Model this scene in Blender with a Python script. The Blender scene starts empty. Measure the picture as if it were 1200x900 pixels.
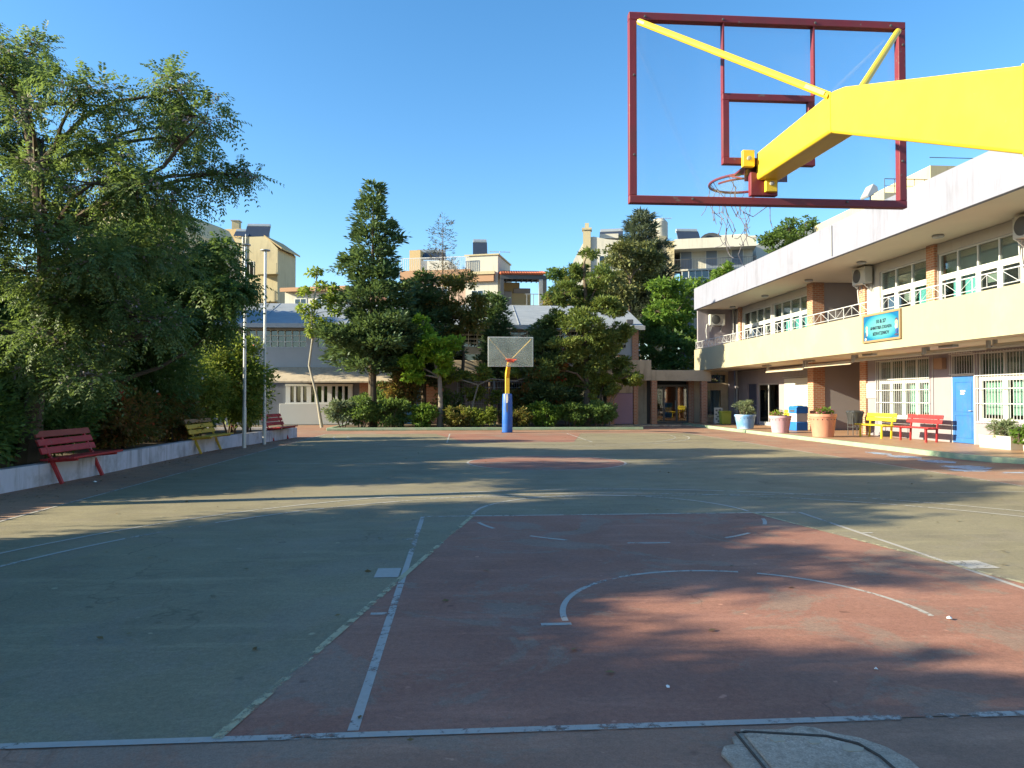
import bpy, math, random
import numpy as np
from mathutils import Vector, Matrix
random.seed(7)
RNG = np.random.default_rng(11)
S = bpy.context.scene
COL = S.collection
R = math.radians

# ------------------------------------------------------------------ camera
CAM_H, CAM_YAW, CAM_PITCH, CAM_F = 1.488, R(4.022), R(1.094), 840.39   # focal length in pixels of a 1200 px wide frame
cd = bpy.data.cameras.new('camera'); cam = bpy.data.objects.new('camera', cd); COL.objects.link(cam)
cam.location = (0, 0, CAM_H); cam.rotation_euler = (R(90) + CAM_PITCH, 0, -CAM_YAW)
cd.sensor_width = 36; cd.lens = CAM_F / 1200 * 36; cd.clip_start = 0.05; cd.clip_end = 2000
S.camera = cam

def at(px, py, Y):
    """real point at depth Y seen at a measured photo position (used to survey the far buildings and trees)"""
    a = (px - 600) / CAM_F; b = (450 - py) / CAM_F
    yc = math.cos(CAM_PITCH) - b * math.sin(CAM_PITCH); z = math.sin(CAM_PITCH) + b * math.cos(CAM_PITCH)
    X = a * math.cos(CAM_YAW) + yc * math.sin(CAM_YAW); YY = -a * math.sin(CAM_YAW) + yc * math.cos(CAM_YAW)
    return X * Y / YY, z * Y / YY + CAM_H

# ------------------------------------------------------------------ materials
def newmat(name):
    m = bpy.data.materials.new(name); m.use_nodes = True
    nt = m.node_tree; nt.nodes.clear()
    out = nt.nodes.new('ShaderNodeOutputMaterial')
    return m, nt, out
def N(nt, t, **kw):
    n = nt.nodes.new(t)
    for k, v in kw.items():
        if k in n.inputs.keys(): n.inputs[k].default_value = v
        else: setattr(n, k, v)
    return n
def noise(nt, vec, scale, detail=4, rough=.55, dist=0):
    n = N(nt, 'ShaderNodeTexNoise'); n.inputs['Scale'].default_value = scale; n.inputs['Detail'].default_value = detail
    n.inputs['Roughness'].default_value = rough; n.inputs['Distortion'].default_value = dist
    if vec is not None: nt.links.new(vec, n.inputs['Vector'])
    return n.outputs['Fac']
def ramp(nt, fac, stops):
    r = nt.nodes.new('ShaderNodeValToRGB'); cr = r.color_ramp
    while len(cr.elements) < len(stops): cr.elements.new(.5)
    for e, (p, c) in zip(cr.elements, stops):
        e.position = p; e.color = c if len(c) == 4 else (*c, 1)
    nt.links.new(fac, r.inputs['Fac']); return r.outputs['Color']
def mix(nt, fac, a, b, mode='MIX'):
    m = nt.nodes.new('ShaderNodeMix'); m.data_type = 'RGBA'; m.blend_type = mode
    for sock, v in ((0, fac), (6, a), (7, b)):
        if isinstance(v, (int, float)): m.inputs[sock].default_value = v
        elif isinstance(v, tuple): m.inputs[sock].default_value = v if len(v) == 4 else (*v, 1)
        else: nt.links.new(v, m.inputs[sock])
    return m.outputs[2]
def mathn(nt, op, a, b=0.0, clamp=False):
    m = nt.nodes.new('ShaderNodeMath'); m.operation = op; m.use_clamp = clamp
    for i, v in enumerate((a, b)):
        if isinstance(v, (int, float)): m.inputs[i].default_value = v
        else: nt.links.new(v, m.inputs[i])
    return m.outputs[0]
def sc(c, k): return tuple(min(1, x * k) for x in c)
def objvec(nt): return nt.nodes.new('ShaderNodeTexCoord').outputs['Object']
def posvec(nt): return nt.nodes.new('ShaderNodeNewGeometry').outputs['Position']
def bumpn(nt, h, strength, dist=.01):
    b = nt.nodes.new('ShaderNodeBump'); b.inputs['Strength'].default_value = strength; b.inputs['Distance'].default_value = dist
    nt.links.new(h, b.inputs['Height']); return b.outputs['Normal']

def pmat(name, col, rough=.6, var=.12, scale=3., bump=.15, bscale=60., spec=.35, metal=0., dirt=None, dirt_amt=.35, dscale=1.2, streak=0., chip=None, chip_t=.7):
    m, nt, out = newmat(name); v = posvec(nt)
    p = nt.nodes.new('ShaderNodeBsdfPrincipled')
    c = mix(nt, noise(nt, v, scale, 5), sc(col, 1 - var), sc(col, 1 + var))
    if dirt:
        f = ramp(nt, noise(nt, v, dscale, 6, .65), [(.48, (0, 0, 0)), (.7, (dirt_amt,) * 3)])
        c = mix(nt, f, c, dirt)
    if chip:                                                     # flaked spots showing primer and rust
        c = mix(nt, ramp(nt, mathn(nt, 'ADD', mathn(nt, 'MULTIPLY', noise(nt, v, 26, 5, .65), .6), mathn(nt, 'MULTIPLY', noise(nt, v, 3.1, 3), .4)), [(chip_t - .012, (0,) * 3), (chip_t, (.9,) * 3)]), c, chip)
    if streak:                                                   # rain streaks and patched paint
        mp = nt.nodes.new('ShaderNodeMapping'); nt.links.new(v, mp.inputs[0]); mp.inputs['Scale'].default_value = (3.2, 3.2, .22)
        f = ramp(nt, mathn(nt, 'MULTIPLY', noise(nt, mp.outputs[0], 1.6, 7, .72), mathn(nt, 'ADD', noise(nt, v, .45, 3), .55)), [(.54, (0,) * 3), (.74, (streak,) * 3)])
        c = mix(nt, f, c, sc(dirt or col, .62))
        f = ramp(nt, noise(nt, v, .7, 2, .3, .6), [(.60, (0,) * 3), (.61, (streak * .45,) * 3)]); c = mix(nt, f, c, sc(col, 1.12))
    nt.links.new(c, p.inputs['Base Color'])
    p.inputs['Roughness'].default_value = rough; p.inputs['Specular IOR Level'].default_value = spec; p.inputs['Metallic'].default_value = metal
    if bump: nt.links.new(bumpn(nt, noise(nt, v, bscale, 3), bump, .004), p.inputs['Normal'])
    nt.links.new(p.outputs[0], out.inputs[0]); return m

def brickmat(name, c1, c2, mortar, sx=4.0, sz=1.0):
    m, nt, out = newmat(name)
    sp = nt.nodes.new('ShaderNodeSeparateXYZ'); nt.links.new(posvec(nt), sp.inputs[0])
    cb = nt.nodes.new('ShaderNodeCombineXYZ')
    nt.links.new(mathn(nt, 'ADD', sp.outputs[0], sp.outputs[1]), cb.inputs[0]); nt.links.new(sp.outputs[2], cb.inputs[1])
    b = nt.nodes.new('ShaderNodeTexBrick'); nt.links.new(cb.outputs[0], b.inputs['Vector'])
    b.inputs['Scale'].default_value = 1; b.inputs['Brick Width'].default_value = .23; b.inputs['Row Height'].default_value = .08
    b.inputs['Mortar Size'].default_value = .011; b.inputs['Bias'].default_value = -.1
    b.inputs['Color1'].default_value = (*c1, 1); b.inputs['Color2'].default_value = (*c2, 1); b.inputs['Mortar'].default_value = (*mortar, 1)
    p = nt.nodes.new('ShaderNodeBsdfPrincipled'); p.inputs['Roughness'].default_value = .8
    c = mix(nt, noise(nt, posvec(nt), 9, 4), b.outputs['Color'], sc(c2, .8)); c = mix(nt, .35, b.outputs['Color'], c)
    nt.links.new(c, p.inputs['Base Color']); nt.links.new(bumpn(nt, b.outputs['Fac'], -.5, .008), p.inputs['Normal'])
    nt.links.new(p.outputs[0], out.inputs[0]); return m

def leafmat(name, cols, transl=.35, patch=.6, island=.45):
    """cols: dark, mid, light leaf colours; varies leaf by leaf and by patches"""
    m, nt, out = newmat(name)
    g = nt.nodes.new('ShaderNodeNewGeometry')
    n1 = noise(nt, g.outputs['Position'], patch, 3)
    f = mathn(nt, 'ADD', mathn(nt, 'MULTIPLY', n1, 1 - island), mathn(nt, 'MULTIPLY', g.outputs['Random Per Island'], island))
    c = ramp(nt, f, [(.22, cols[0]), (.5, cols[1]), (.78, cols[2])] + ([(.9, cols[3])] if len(cols) > 3 else []))
    p = nt.nodes.new('ShaderNodeBsdfPrincipled'); p.inputs['Roughness'].default_value = .55; p.inputs['Specular IOR Level'].default_value = .25
    nt.links.new(c, p.inputs['Base Color'])
    t = nt.nodes.new('ShaderNodeBsdfTranslucent'); nt.links.new(mix(nt, .35, c, (.25, .32, .03), 'ADD'), t.inputs['Color'])
    ms = nt.nodes.new('ShaderNodeMixShader'); ms.inputs[0].default_value = transl
    nt.links.new(p.outputs[0], ms.inputs[1]); nt.links.new(t.outputs[0], ms.inputs[2]); nt.links.new(ms.outputs[0], out.inputs[0])
    return m

def glassmat(name, tint=(.9, .95, .95), refl=.06, haze=0., hazecol=(.6, .62, .6)):
    m, nt, out = newmat(name)
    tr = nt.nodes.new('ShaderNodeBsdfTransparent'); tr.inputs[0].default_value = (*tint, 1)
    gl = nt.nodes.new('ShaderNodeBsdfGlossy'); gl.inputs['Roughness'].default_value = .03
    fr = nt.nodes.new('ShaderNodeLayerWeight'); fr.inputs['Blend'].default_value = .25
    f = mathn(nt, 'ADD', mathn(nt, 'MULTIPLY', fr.outputs['Fresnel'], .5), refl, True)
    ms = nt.nodes.new('ShaderNodeMixShader'); nt.links.new(f, ms.inputs[0])
    nt.links.new(tr.outputs[0], ms.inputs[1]); nt.links.new(gl.outputs[0], ms.inputs[2])
    res = ms.outputs[0]
    if haze:
        df = nt.nodes.new('ShaderNodeBsdfDiffuse'); df.inputs[0].default_value = (*hazecol, 1)
        hz = nt.nodes.new('ShaderNodeMixShader')
        nz = ramp(nt, noise(nt, posvec(nt), 1.6, 2, .5), [(.3, (haze * .6,) * 3), (.75, (haze * 1.4,) * 3)])
        nt.links.new(nz, hz.inputs[0]); nt.links.new(res, hz.inputs[1]); nt.links.new(df.outputs[0], hz.inputs[2]); res = hz.outputs[0]
    nt.links.new(res, out.inputs[0]); return m

def groundmat(name, base, alt, stain, grain=.25, rough=.75, patchcol=None, patch_amt=0., seed=0., crack=.5, spec=.25):
    m, nt, out = newmat(name)
    mp = nt.nodes.new('ShaderNodeMapping'); nt.links.new(posvec(nt), mp.inputs[0]); mp.inputs['Location'].default_value = (seed, seed * 1.7, 0)
    v = mp.outputs[0]
    c = mix(nt, ramp(nt, noise(nt, v, .35, 6, .6, .4), [(.35, (0,) * 3), (.68, (1,) * 3)]), base, alt)
    c = mix(nt, ramp(nt, noise(nt, v, 1.3, 7, .7, .6), [(.5, (0,) * 3), (.72, (.55,) * 3)]), c, stain)
    # scuffs: long thin streaks
    m2 = nt.nodes.new('ShaderNodeMapping'); nt.links.new(v, m2.inputs[0]); m2.inputs['Scale'].default_value = (.6, 3.5, 1); m2.inputs['Rotation'].default_value = (0, 0, .5)
    c = mix(nt, ramp(nt, noise(nt, m2.outputs[0], 1.1, 6, .7), [(.52, (0,) * 3), (.72, (.5,) * 3)]), c, sc(alt, 1.45))
    if patchcol: c = mix(nt, ramp(nt, noise(nt, v, .8, 8, .72, .8), [(.53, (0,) * 3), (.57, (patch_amt,) * 3)]), c, patchcol)
    g = noise(nt, v, 120, 3, .7)
    c = mix(nt, grain, c, ramp(nt, g, [(.3, (.25,) * 3), (.7, (.75,) * 3)]), 'OVERLAY')
    g2 = noise(nt, v, 28, 4, .7)
    c = mix(nt, grain * .9, c, ramp(nt, g2, [(.3, (.3,) * 3), (.7, (.7,) * 3)]), 'OVERLAY')
    # small light flecks and dark spots
    c = mix(nt, ramp(nt, noise(nt, v, 9, 2, .4), [(.74, (0,) * 3), (.78, (.5,) * 3)]), c, sc(alt, 2.0))
    c = mix(nt, ramp(nt, noise(nt, v, 6.3, 2, .4), [(.22, (.6,) * 3), (.27, (0,) * 3)]), c, sc(base, .5))
    if crack:
        vo = nt.nodes.new('ShaderNodeTexVoronoi'); vo.feature = 'DISTANCE_TO_EDGE'; vo.inputs['Scale'].default_value = .23
        wn = nt.nodes.new('ShaderNodeTexNoise'); wn.inputs['Scale'].default_value = 1.6; wn.inputs['Detail'].default_value = 5
        nt.links.new(v, wn.inputs['Vector'])
        vm = nt.nodes.new('ShaderNodeVectorMath'); vm.operation = 'MULTIPLY_ADD'; nt.links.new(wn.outputs['Color'], vm.inputs[0]); vm.inputs[1].default_value = (1.3, 1.3, 0); nt.links.new(v, vm.inputs[2])
        nt.links.new(vm.outputs[0], vo.inputs['Vector'])
        cr = ramp(nt, vo.outputs['Distance'], [(0, (crack,) * 3), (.0035, (0,) * 3)])
        cm = mathn(nt, 'MULTIPLY', cr, ramp(nt, noise(nt, v, .5, 2), [(.5, (0,) * 3), (.6, (1,) * 3)]))
        c = mix(nt, cm, c, sc(base, .35))
    p = nt.nodes.new('ShaderNodeBsdfPrincipled'); nt.links.new(c, p.inputs['Base Color'])
    p.inputs['Roughness'].default_value = rough; p.inputs['Specular IOR Level'].default_value = spec
    nt.links.new(ramp(nt, noise(nt, v, 1.7, 5), [(.3, (rough - .12,) * 3), (.7, (min(1, rough + .15),) * 3)]), p.inputs['Roughness'])
    nt.links.new(bumpn(nt, mathn(nt, 'ADD', g, mathn(nt, 'MULTIPLY', g2, 1.5)), .35, .004), p.inputs['Normal'])
    nt.links.new(p.outputs[0], out.inputs[0]); return m

def paintmat(name, col, wear=.5, scale=14., maxa=.95, big=1.1):
    """worn painted line: flaked away where the noise says so"""
    m, nt, out = newmat(name); v = posvec(nt)
    p = nt.nodes.new('ShaderNodeBsdfPrincipled'); p.inputs['Roughness'].default_value = .7
    nt.links.new(mix(nt, noise(nt, v, 25, 4), sc(col, .8), sc(col, 1.1)), p.inputs['Base Color'])
    f = mathn(nt, 'ADD', mathn(nt, 'MULTIPLY', noise(nt, v, scale, 7, .75), .5), mathn(nt, 'MULTIPLY', noise(nt, v, big, 4, .6), .5))
    a = ramp(nt, f, [(wear - .05, (0,) * 3), (wear + .03, (maxa,) * 3)])
    tr = nt.nodes.new('ShaderNodeBsdfTransparent'); ms = nt.nodes.new('ShaderNodeMixShader')
    nt.links.new(a, ms.inputs[0]); nt.links.new(tr.outputs[0], ms.inputs[1]); nt.links.new(p.outputs[0], ms.inputs[2])
    nt.links.new(ms.outputs[0], out.inputs[0]); return m

# ------------------------------------------------------------------ objects
def tag(o, label=None, cat=None, group=None, kind=None):
    if label: o['label'] = label
    if cat: o['category'] = cat
    if group: o['group'] = group
    if kind: o['kind'] = kind
    return o
def thing(name, label, cat, loc=(0, 0, 0), rz=0, group=None):
    o = bpy.data.objects.new(name, None); COL.objects.link(o); o.empty_display_size = .3
    o.location = loc; o.rotation_euler = (0, 0, rz)
    return tag(o, label, cat, group)
def wloc(o):
    v = Vector((0, 0, 0))
    while o is not None: v += o.location; o = o.parent
    return v
CHILD = {}
def copy_tree(o, parent=None):
    c = o.copy(); COL.objects.link(c)
    if parent is not None: c.parent = parent
    for ch in CHILD.get(o.name, []): CHILD.setdefault(c.name, []).append(copy_tree(ch, c))
    return c
def link(o, parent):
    COL.objects.link(o)
    if parent is not None:
        o.parent = parent; CHILD.setdefault(parent.name, []).append(o)

class MB:
    def __init__(s): s.v = []; s.f = []
    def add(s, vs, fs):
        n = len(s.v); s.v += [tuple(x) for x in vs]; s.f += [tuple(i + n for i in f) for f in fs]; return s
    def box(s, x0, x1, y0, y1, z0, z1):
        if x0 > x1: x0, x1 = x1, x0
        if y0 > y1: y0, y1 = y1, y0
        if z0 > z1: z0, z1 = z1, z0
        return s.add([(x0, y0, z0), (x1, y0, z0), (x1, y1, z0), (x0, y1, z0), (x0, y0, z1), (x1, y0, z1), (x1, y1, z1), (x0, y1, z1)],
                     [(3, 2, 1, 0), (4, 5, 6, 7), (0, 1, 5, 4), (1, 2, 6, 5), (2, 3, 7, 6), (3, 0, 4, 7)])
    def bar(s, a, b, w, h, up=(0, 0, 1)):
        a = Vector(a); b = Vector(b); d = (b - a).normalized(); u = Vector(up)
        if abs(d.dot(u)) > .98: u = Vector((0, 1, 0))
        r = d.cross(u).normalized(); u = r.cross(d).normalized(); vs = []
        for p in (a, b):
            for i, j in ((-1, -1), (1, -1), (1, 1), (-1, 1)): vs.append(p + r * (i * w / 2) + u * (j * h / 2))
        return s.add(vs, [(0, 1, 2, 3), (7, 6, 5, 4), (0, 4, 5, 1), (1, 5, 6, 2), (2, 6, 7, 3), (3, 7, 4, 0)])
    def tube(s, pts, r, n=8, cap=True):
        pts = [Vector(p) for p in pts]; rs = r if isinstance(r, (list, tuple)) else [r] * len(pts)
        vs = []; fs = []; prev = None
        for i, p in enumerate(pts):
            d = (pts[min(i + 1, len(pts) - 1)] - pts[max(i - 1, 0)]).normalized()
            if prev is None:
                u = Vector((0, 0, 1)) if abs(d.z) < .9 else Vector((1, 0, 0)); a = d.cross(u).normalized()
            else: a = (prev - d * prev.dot(d)).normalized()
            prev = a; b = d.cross(a)
            for k in range(n):
                t = 2 * math.pi * k / n; vs.append(p + (a * math.cos(t) + b * math.sin(t)) * rs[i])
        for i in range(len(pts) - 1):
            for k in range(n): fs.append((i * n + k, i * n + (k + 1) % n, (i + 1) * n + (k + 1) % n, (i + 1) * n + k))
        if cap: fs.append(tuple(range(n - 1, -1, -1))); fs.append(tuple((len(pts) - 1) * n + k for k in range(n)))
        return s.add(vs, fs)
    def lathe(s, prof, c=(0, 0, 0), n=24, close=True):
        vs = []; fs = []
        for r, z in prof:
            for k in range(n):
                t = 2 * math.pi * k / n; vs.append((c[0] + r * math.cos(t), c[1] + r * math.sin(t), c[2] + z))
        for i in range(len(prof) - 1):
            for k in range(n): fs.append((i * n + k, i * n + (k + 1) % n, (i + 1) * n + (k + 1) % n, (i + 1) * n + k))
        if close: fs.append(tuple(range(n - 1, -1, -1))); fs.append(tuple((len(prof) - 1) * n + k for k in range(n)))
        return s.add(vs, fs)
    def prism(s, poly, a, b, axis='y'):
        """poly: 2-D outline; axis y: (x,z) extruded y=a..b; axis x: (y,z) extruded x=a..b; axis z: (x,y) extruded z=a..b"""
        def P(u, v, w): return {'y': (u, w, v), 'x': (w, u, v), 'z': (u, v, w)}[axis]
        n = len(poly); vs = [P(u, v, a) for u, v in poly] + [P(u, v, b) for u, v in poly]
        fs = [tuple(range(n - 1, -1, -1)), tuple(range(n, 2 * n))] + [(i, (i + 1) % n, n + (i + 1) % n, n + i) for i in range(n)]
        return s.add(vs, fs)
    def poly(s, pts): return s.add(pts, [tuple(range(len(pts)))])
    def build(s, name, m, parent=None, bevel=0., local=False, smooth=True):
        """coordinates are world ones unless local; the mesh is stored relative to its parent or its own base"""
        me = bpy.data.meshes.new(name); o = bpy.data.objects.new(name, me)
        vs = np.array(s.v, dtype=float)
        if parent is not None:
            if not local: vs = vs - np.array(wloc(parent))
        elif not local:
            org = np.array([(vs[:, 0].min() + vs[:, 0].max()) / 2, (vs[:, 1].min() + vs[:, 1].max()) / 2, vs[:, 2].min()])
            o.location = org; vs = vs - org
        me.from_pydata(vs.tolist(), [], s.f); me.materials.append(m)
        import bmesh
        bm = bmesh.new(); bm.from_mesh(me); bmesh.ops.recalc_face_normals(bm, faces=bm.faces); bm.to_mesh(me); bm.free()
        if smooth:
            me.shade_smooth(); me.set_sharp_from_angle(angle=R(32))
        if bevel:
            b = o.modifiers.new('bevel', 'BEVEL'); b.width = bevel; b.segments = 2; b.limit_method = 'ANGLE'; b.angle_limit = R(40)
        link(o, parent); return o

def wall_sheet(mb, axis, pos, u0, u1, z0, z1, openings, thick):
    """wall in a plane axis=pos facing the negative axis, with real openings; thickness goes to +axis"""
    us = sorted({u0, u1} | {max(u0, min(u1, q)) for o in openings for q in o[:2]})
    zs = sorted({z0, z1} | {max(z0, min(z1, q)) for o in openings for q in o[2:]})
    def P(u, z, d): return (pos + d, u, z) if axis == 'x' else (u, pos + d, z)
    def solid(i, j):
        if not (0 <= i < len(us) - 1 and 0 <= j < len(zs) - 1): return False
        u = (us[i] + us[i + 1]) / 2; z = (zs[j] + zs[j + 1]) / 2
        return not any(o[0] < u < o[1] and o[2] < z < o[3] for o in openings)
    for i in range(len(us) - 1):
        for j in range(len(zs) - 1):
            if not solid(i, j): continue
            a, b, c, d = us[i], us[i + 1], zs[j], zs[j + 1]
            for k in (0, thick): mb.poly([P(a, c, k), P(b, c, k), P(b, d, k), P(a, d, k)])
            if not solid(i - 1, j): mb.poly([P(a, c, 0), P(a, d, 0), P(a, d, thick), P(a, c, thick)])
            if not solid(i + 1, j): mb.poly([P(b, c, 0), P(b, d, 0), P(b, d, thick), P(b, c, thick)])
            if not solid(i, j - 1): mb.poly([P(a, c, 0), P(b, c, 0), P(b, c, thick), P(a, c, thick)])
            if not solid(i, j + 1): mb.poly([P(a, d, 0), P(b, d, 0), P(b, d, thick), P(a, d, thick)])
    return mb

def big_mesh(name, V, F4, m, parent=None, smooth=False):
    """fast mesh of quads; V (n,3) world, F4 (k,4)"""
    V = np.asarray(V, dtype=np.float32); F4 = np.asarray(F4, dtype=np.int32)
    me = bpy.data.meshes.new(name); o = bpy.data.objects.new(name, me)
    if parent is not None: V = V - np.array(wloc(parent), dtype=np.float32)
    me.vertices.add(len(V)); me.vertices.foreach_set('co', V.ravel())
    me.loops.add(F4.size); me.loops.foreach_set('vertex_index', F4.ravel())
    me.polygons.add(len(F4)); me.polygons.foreach_set('loop_start', np.arange(0, F4.size, 4, dtype=np.int32))
    me.update(calc_edges=True); me.validate()
    me.materials.append(m); link(o, parent); return o

# ------------------------------------------------------------------ foliage
def unit(a): return a / np.maximum(1e-6, np.linalg.norm(a, axis=1, keepdims=True))
def leaf_cards(P, D, Nn, L, W):
    """diamond leaves: base P, long axis D, normal Nn"""
    n = len(P); D = unit(D); Sd = unit(np.cross(D, Nn)); L = np.broadcast_to(L, (n,))[:, None]; W = np.broadcast_to(W, (n,))[:, None]
    sag = unit(np.cross(Sd, D)) * (L * .12)
    V = np.stack([P, P + D * L * .45 + Sd * W * .5, P + D * L - sag, P + D * L * .45 - Sd * W * .5], 1).reshape(-1, 3)
    F = np.arange(4 * n).reshape(-1, 4); return V, F
def rdir(n): return unit(RNG.normal(size=(n, 3)))
def in_clump(c, r, n, bias=.45):
    d = rdir(n); rad = RNG.random(n)[:, None] ** bias
    return np.array(c) + d * rad * np.array(r), d
def subclumps(clumps, k, frac=(.28, .5)):
    out = []
    for c, r in clumps:
        r = np.array(r, dtype=float); kk = max(3, int(k * (r.mean()) ** .8))
        p, d = in_clump(c, r * .8, kk, .35)
        for q in p:
            s = RNG.uniform(*frac) * max(.35, r.mean()); out.append((q, np.array([s * 1.15, s * 1.15, s * .62]), np.array(c)))
    return out
def broadleaf_foliage(subs, n_per, L=.12, W=.07, up=.3, out=.6):
    Ps = []; Ds = []
    for q, s, c in subs:
        n = max(6, int(n_per * (s[0] * 2.2) ** 1.6)); p, d = in_clump(q, s, n, .55)
        Ps.append(p); Ds.append(d * out + unit((p - c)) * .5 + RNG.normal(size=(n, 3)) * .45 + np.array([0, 0, up - .35]))
    P = np.concatenate(Ps); D = np.concatenate(Ds); n = len(P)
    Nn = RNG.normal(size=(n, 3)) * .6 + np.array([0, 0, 1.]); l = L * RNG.uniform(.45, 1.4, n)
    return leaf_cards(P, D, Nn, l, l * W / L)
def spray_foliage(subs, n_per, L=.42, pairs=6, leaf=.085, droop=.5):
    """compound leaves: leaflets along a drooping stalk"""
    Ps = []; Ds = []
    for q, s, c in subs:
        n = max(5, int(n_per * (s[0] * 2.2) ** 1.5)); p, d = in_clump(q, s, n, .6)
        Ps.append(p); Ds.append(d * .6 + unit(p - c) * .5 + RNG.normal(size=(n, 3)) * .35 + np.array([0, 0, .05]))
    P = np.concatenate(Ps); D = unit(np.concatenate(Ds)); n = len(P)
    Ls = L * RNG.uniform(.6, 1.15, n)[:, None]; dr = droop * RNG.uniform(.5, 1.3, n)[:, None]
    side = unit(np.cross(D, np.array([0, 0, 1.]) + RNG.normal(size=(n, 3)) * .25)); PP = []; DD = []; NN = []; LL = []
    for k in range(pairs):
        t = (k + 1.) / pairs; c = P + D * Ls * t + np.array([0, 0, -1.]) * dr * Ls * t * t
        tang = unit(D + np.array([0, 0, -2.]) * dr * t)
        for sg in (-1, 1):
            PP.append(c); DD.append(side * sg + tang * .7 + RNG.normal(size=(n, 3)) * .15 + np.array([0, 0, -.25])); NN.append(np.cross(side, tang) + RNG.normal(size=(n, 3)) * .3)
            LL.append(leaf * RNG.uniform(.8, 1.2, n) * (1.1 - .5 * abs(t - .5)))
    l = np.concatenate(LL); return leaf_cards(np.concatenate(PP), np.concatenate(DD), np.concatenate(NN), l, l * .42)

def bend(a, b, k, sag=.12):
    a = Vector(a); b = Vector(b); d = b - a; o = Vector((random.uniform(-1, 1), random.uniform(-1, 1), random.uniform(-.2, 1.0))) * d.length * sag
    return [a + d * (i / k) + o * math.sin(math.pi * i / k) + Vector((random.uniform(-1, 1), random.uniform(-1, 1), random.uniform(-1, 1))) * d.length * .025 * (0 < i < k) for i in range(k + 1)]
def tree(name, label, cat, base, trunk, tr, clumps, bark, leafm, group=None, kind='broad', subs_k=9, n_per=70, L=.12, W=.07, forks=None, twig=True, frac=(.28, .5), flowers=None, droop=.5, pairs=6, leaf=.085, up=.3):
    """trunk: points from the ground up; clumps: [((x,y,z),(rx,ry,rz))]"""
    t = thing(name, label, cat, base, 0, group)
    mb = MB(); k = len(trunk); mb.tube(trunk, [tr * (1 - .5 * i / max(1, k - 1)) * (1.35 if i == 0 else 1) for i in range(k)], 9)
    sub = subclumps(clumps, subs_k, frac)
    for c, r in clumps:
        i = min(range(max(0, k // 3), k), key=lambda q: abs(Vector(trunk[q]).z - (c[2] - .45 * (Vector(c).xy - Vector(trunk[q]).xy).length)))
        pts = bend(trunk[i], c, 5); r0 = tr * .5 * (1 - .45 * i / k)
        mb.tube(pts, [max(.012, r0 * (1 - .75 * j / 5)) for j in range(6)], 6)
    if twig:
        for q, s, c in sub:
            if random.random() < .7: mb.tube(bend(c, q, 3, .15), [max(.009, tr * .13), max(.008, tr * .09), max(.006, tr * .06), .004], 4, False)
    mb.build('trunk', bark, t)
    V, F = (spray_foliage(sub, n_per, L, pairs, leaf, droop) if kind == 'spray' else broadleaf_foliage(sub, n_per, L, W, up))
    big_mesh('crown', V, F, leafm, t)
    if flowers:
        m, n, size = flowers; P = []; D = []
        for q, s, c in sub:
            if random.random() < .6: p, d = in_clump(q, s * 1.05, n, .2); P.append(p); D.append(d)
        P = np.concatenate(P); D = np.concatenate(D); V, F = leaf_cards(P, D + RNG.normal(size=P.shape) * .6, RNG.normal(size=P.shape), size * RNG.uniform(.7, 1.3, len(P)), size * .8)
        big_mesh('flowers', V, F, m, t)
    return t
def conifer(name, label, base, h, rad, bark, leafm, z0=.2, nb=110, per=90, tuft=.22, rise=.15, tr=.17, group=None, irregular=.25, lean=(0, 0), top_pow=.85, tuft_w=.42, trunk_show=1.0):
    t = thing(name, label, 'tree', base, 0, group); bx, by, bz = base
    mb = MB(); tp = [(bx + lean[0] * f ** 1.5, by + lean[1] * f ** 1.5, bz + h * .97 * f) for f in (0, .15, .35, .6, .8, 1)]
    mb.tube(tp, [tr * 1.3, tr, tr * .8, tr * .5, tr * .28, .015], 9)
    PP = []; DD = []; NN = []; LL = []
    for i in range(nb):
        f = z0 + (1 - z0) * ((i + random.random()) / nb) ** .95; a = i * 2.39996 + random.uniform(-.5, .5)
        env = min(1., (f - z0) / .1 + .45) * (1 - (f - z0) / (1 - z0)) ** top_pow + .04
        ln = rad * env * random.uniform(1 - irregular, 1 + irregular * .7)
        o = np.array([bx + lean[0] * f ** 1.5, by + lean[1] * f ** 1.5, bz + h * f]); d = np.array([math.cos(a), math.sin(a), rise + random.uniform(-.2, .25)]); d /= np.linalg.norm(d)
        e = o + d * ln + np.array([0, 0, -.06 * ln * ln])
        if ln > .3: mb.tube([o, (o + e) / 2 + np.array([0, 0, .05 * ln]), e], [max(.012, tr * .22 * (1 - f)), max(.009, tr * .13 * (1 - f)), .005], 5, False)
        lat = np.array([-d[1], d[0], 0]) / max(.01, math.hypot(d[0], d[1])); nk = max(2, int(ln * 5.5))
        for q in range(nk):                                       # branchlets: small flat sprays along the limb, ragged at the end
            tq = .22 + .83 * (q + random.random()) / nk; sd_ = random.choice((-1, 1)) * random.random() ** .7
            wq = (.12 + .42 * ln * math.sin(math.pi * min(1, tq * .8 + .12))) * sd_
            c = o + (e - o) * tq + lat * wq + np.array([0, 0, .2 * ln * tq * (1 - tq) + random.gauss(.02, .1)]); rr = random.uniform(.13, .34) * min(1.3, .55 + .3 * ln)
            n = int(per * .16 * (rr / .25) ** 1.6) + 4
            p = c + RNG.normal(size=(n, 3)) * np.array([rr * .55, rr * .55, rr * .33]); ax = d * .8 + lat * sd_ * .8 + np.array([0, 0, .25])
            PP.append(p); DD.append(ax + (p - c) / rr * .7 + RNG.normal(size=(n, 3)) * .3); NN.append(np.array([0, 0, 1.]) + RNG.normal(size=(n, 3)) * .55); LL.append(tuft * RNG.uniform(.6, 1.25, n))
    mb.build('trunk', bark, t); l = np.concatenate(LL)
    V, F = leaf_cards(np.concatenate(PP), np.concatenate(DD), np.concatenate(NN), l, l * tuft_w)
    big_mesh('crown', V, F, leafm, t); return t
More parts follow.
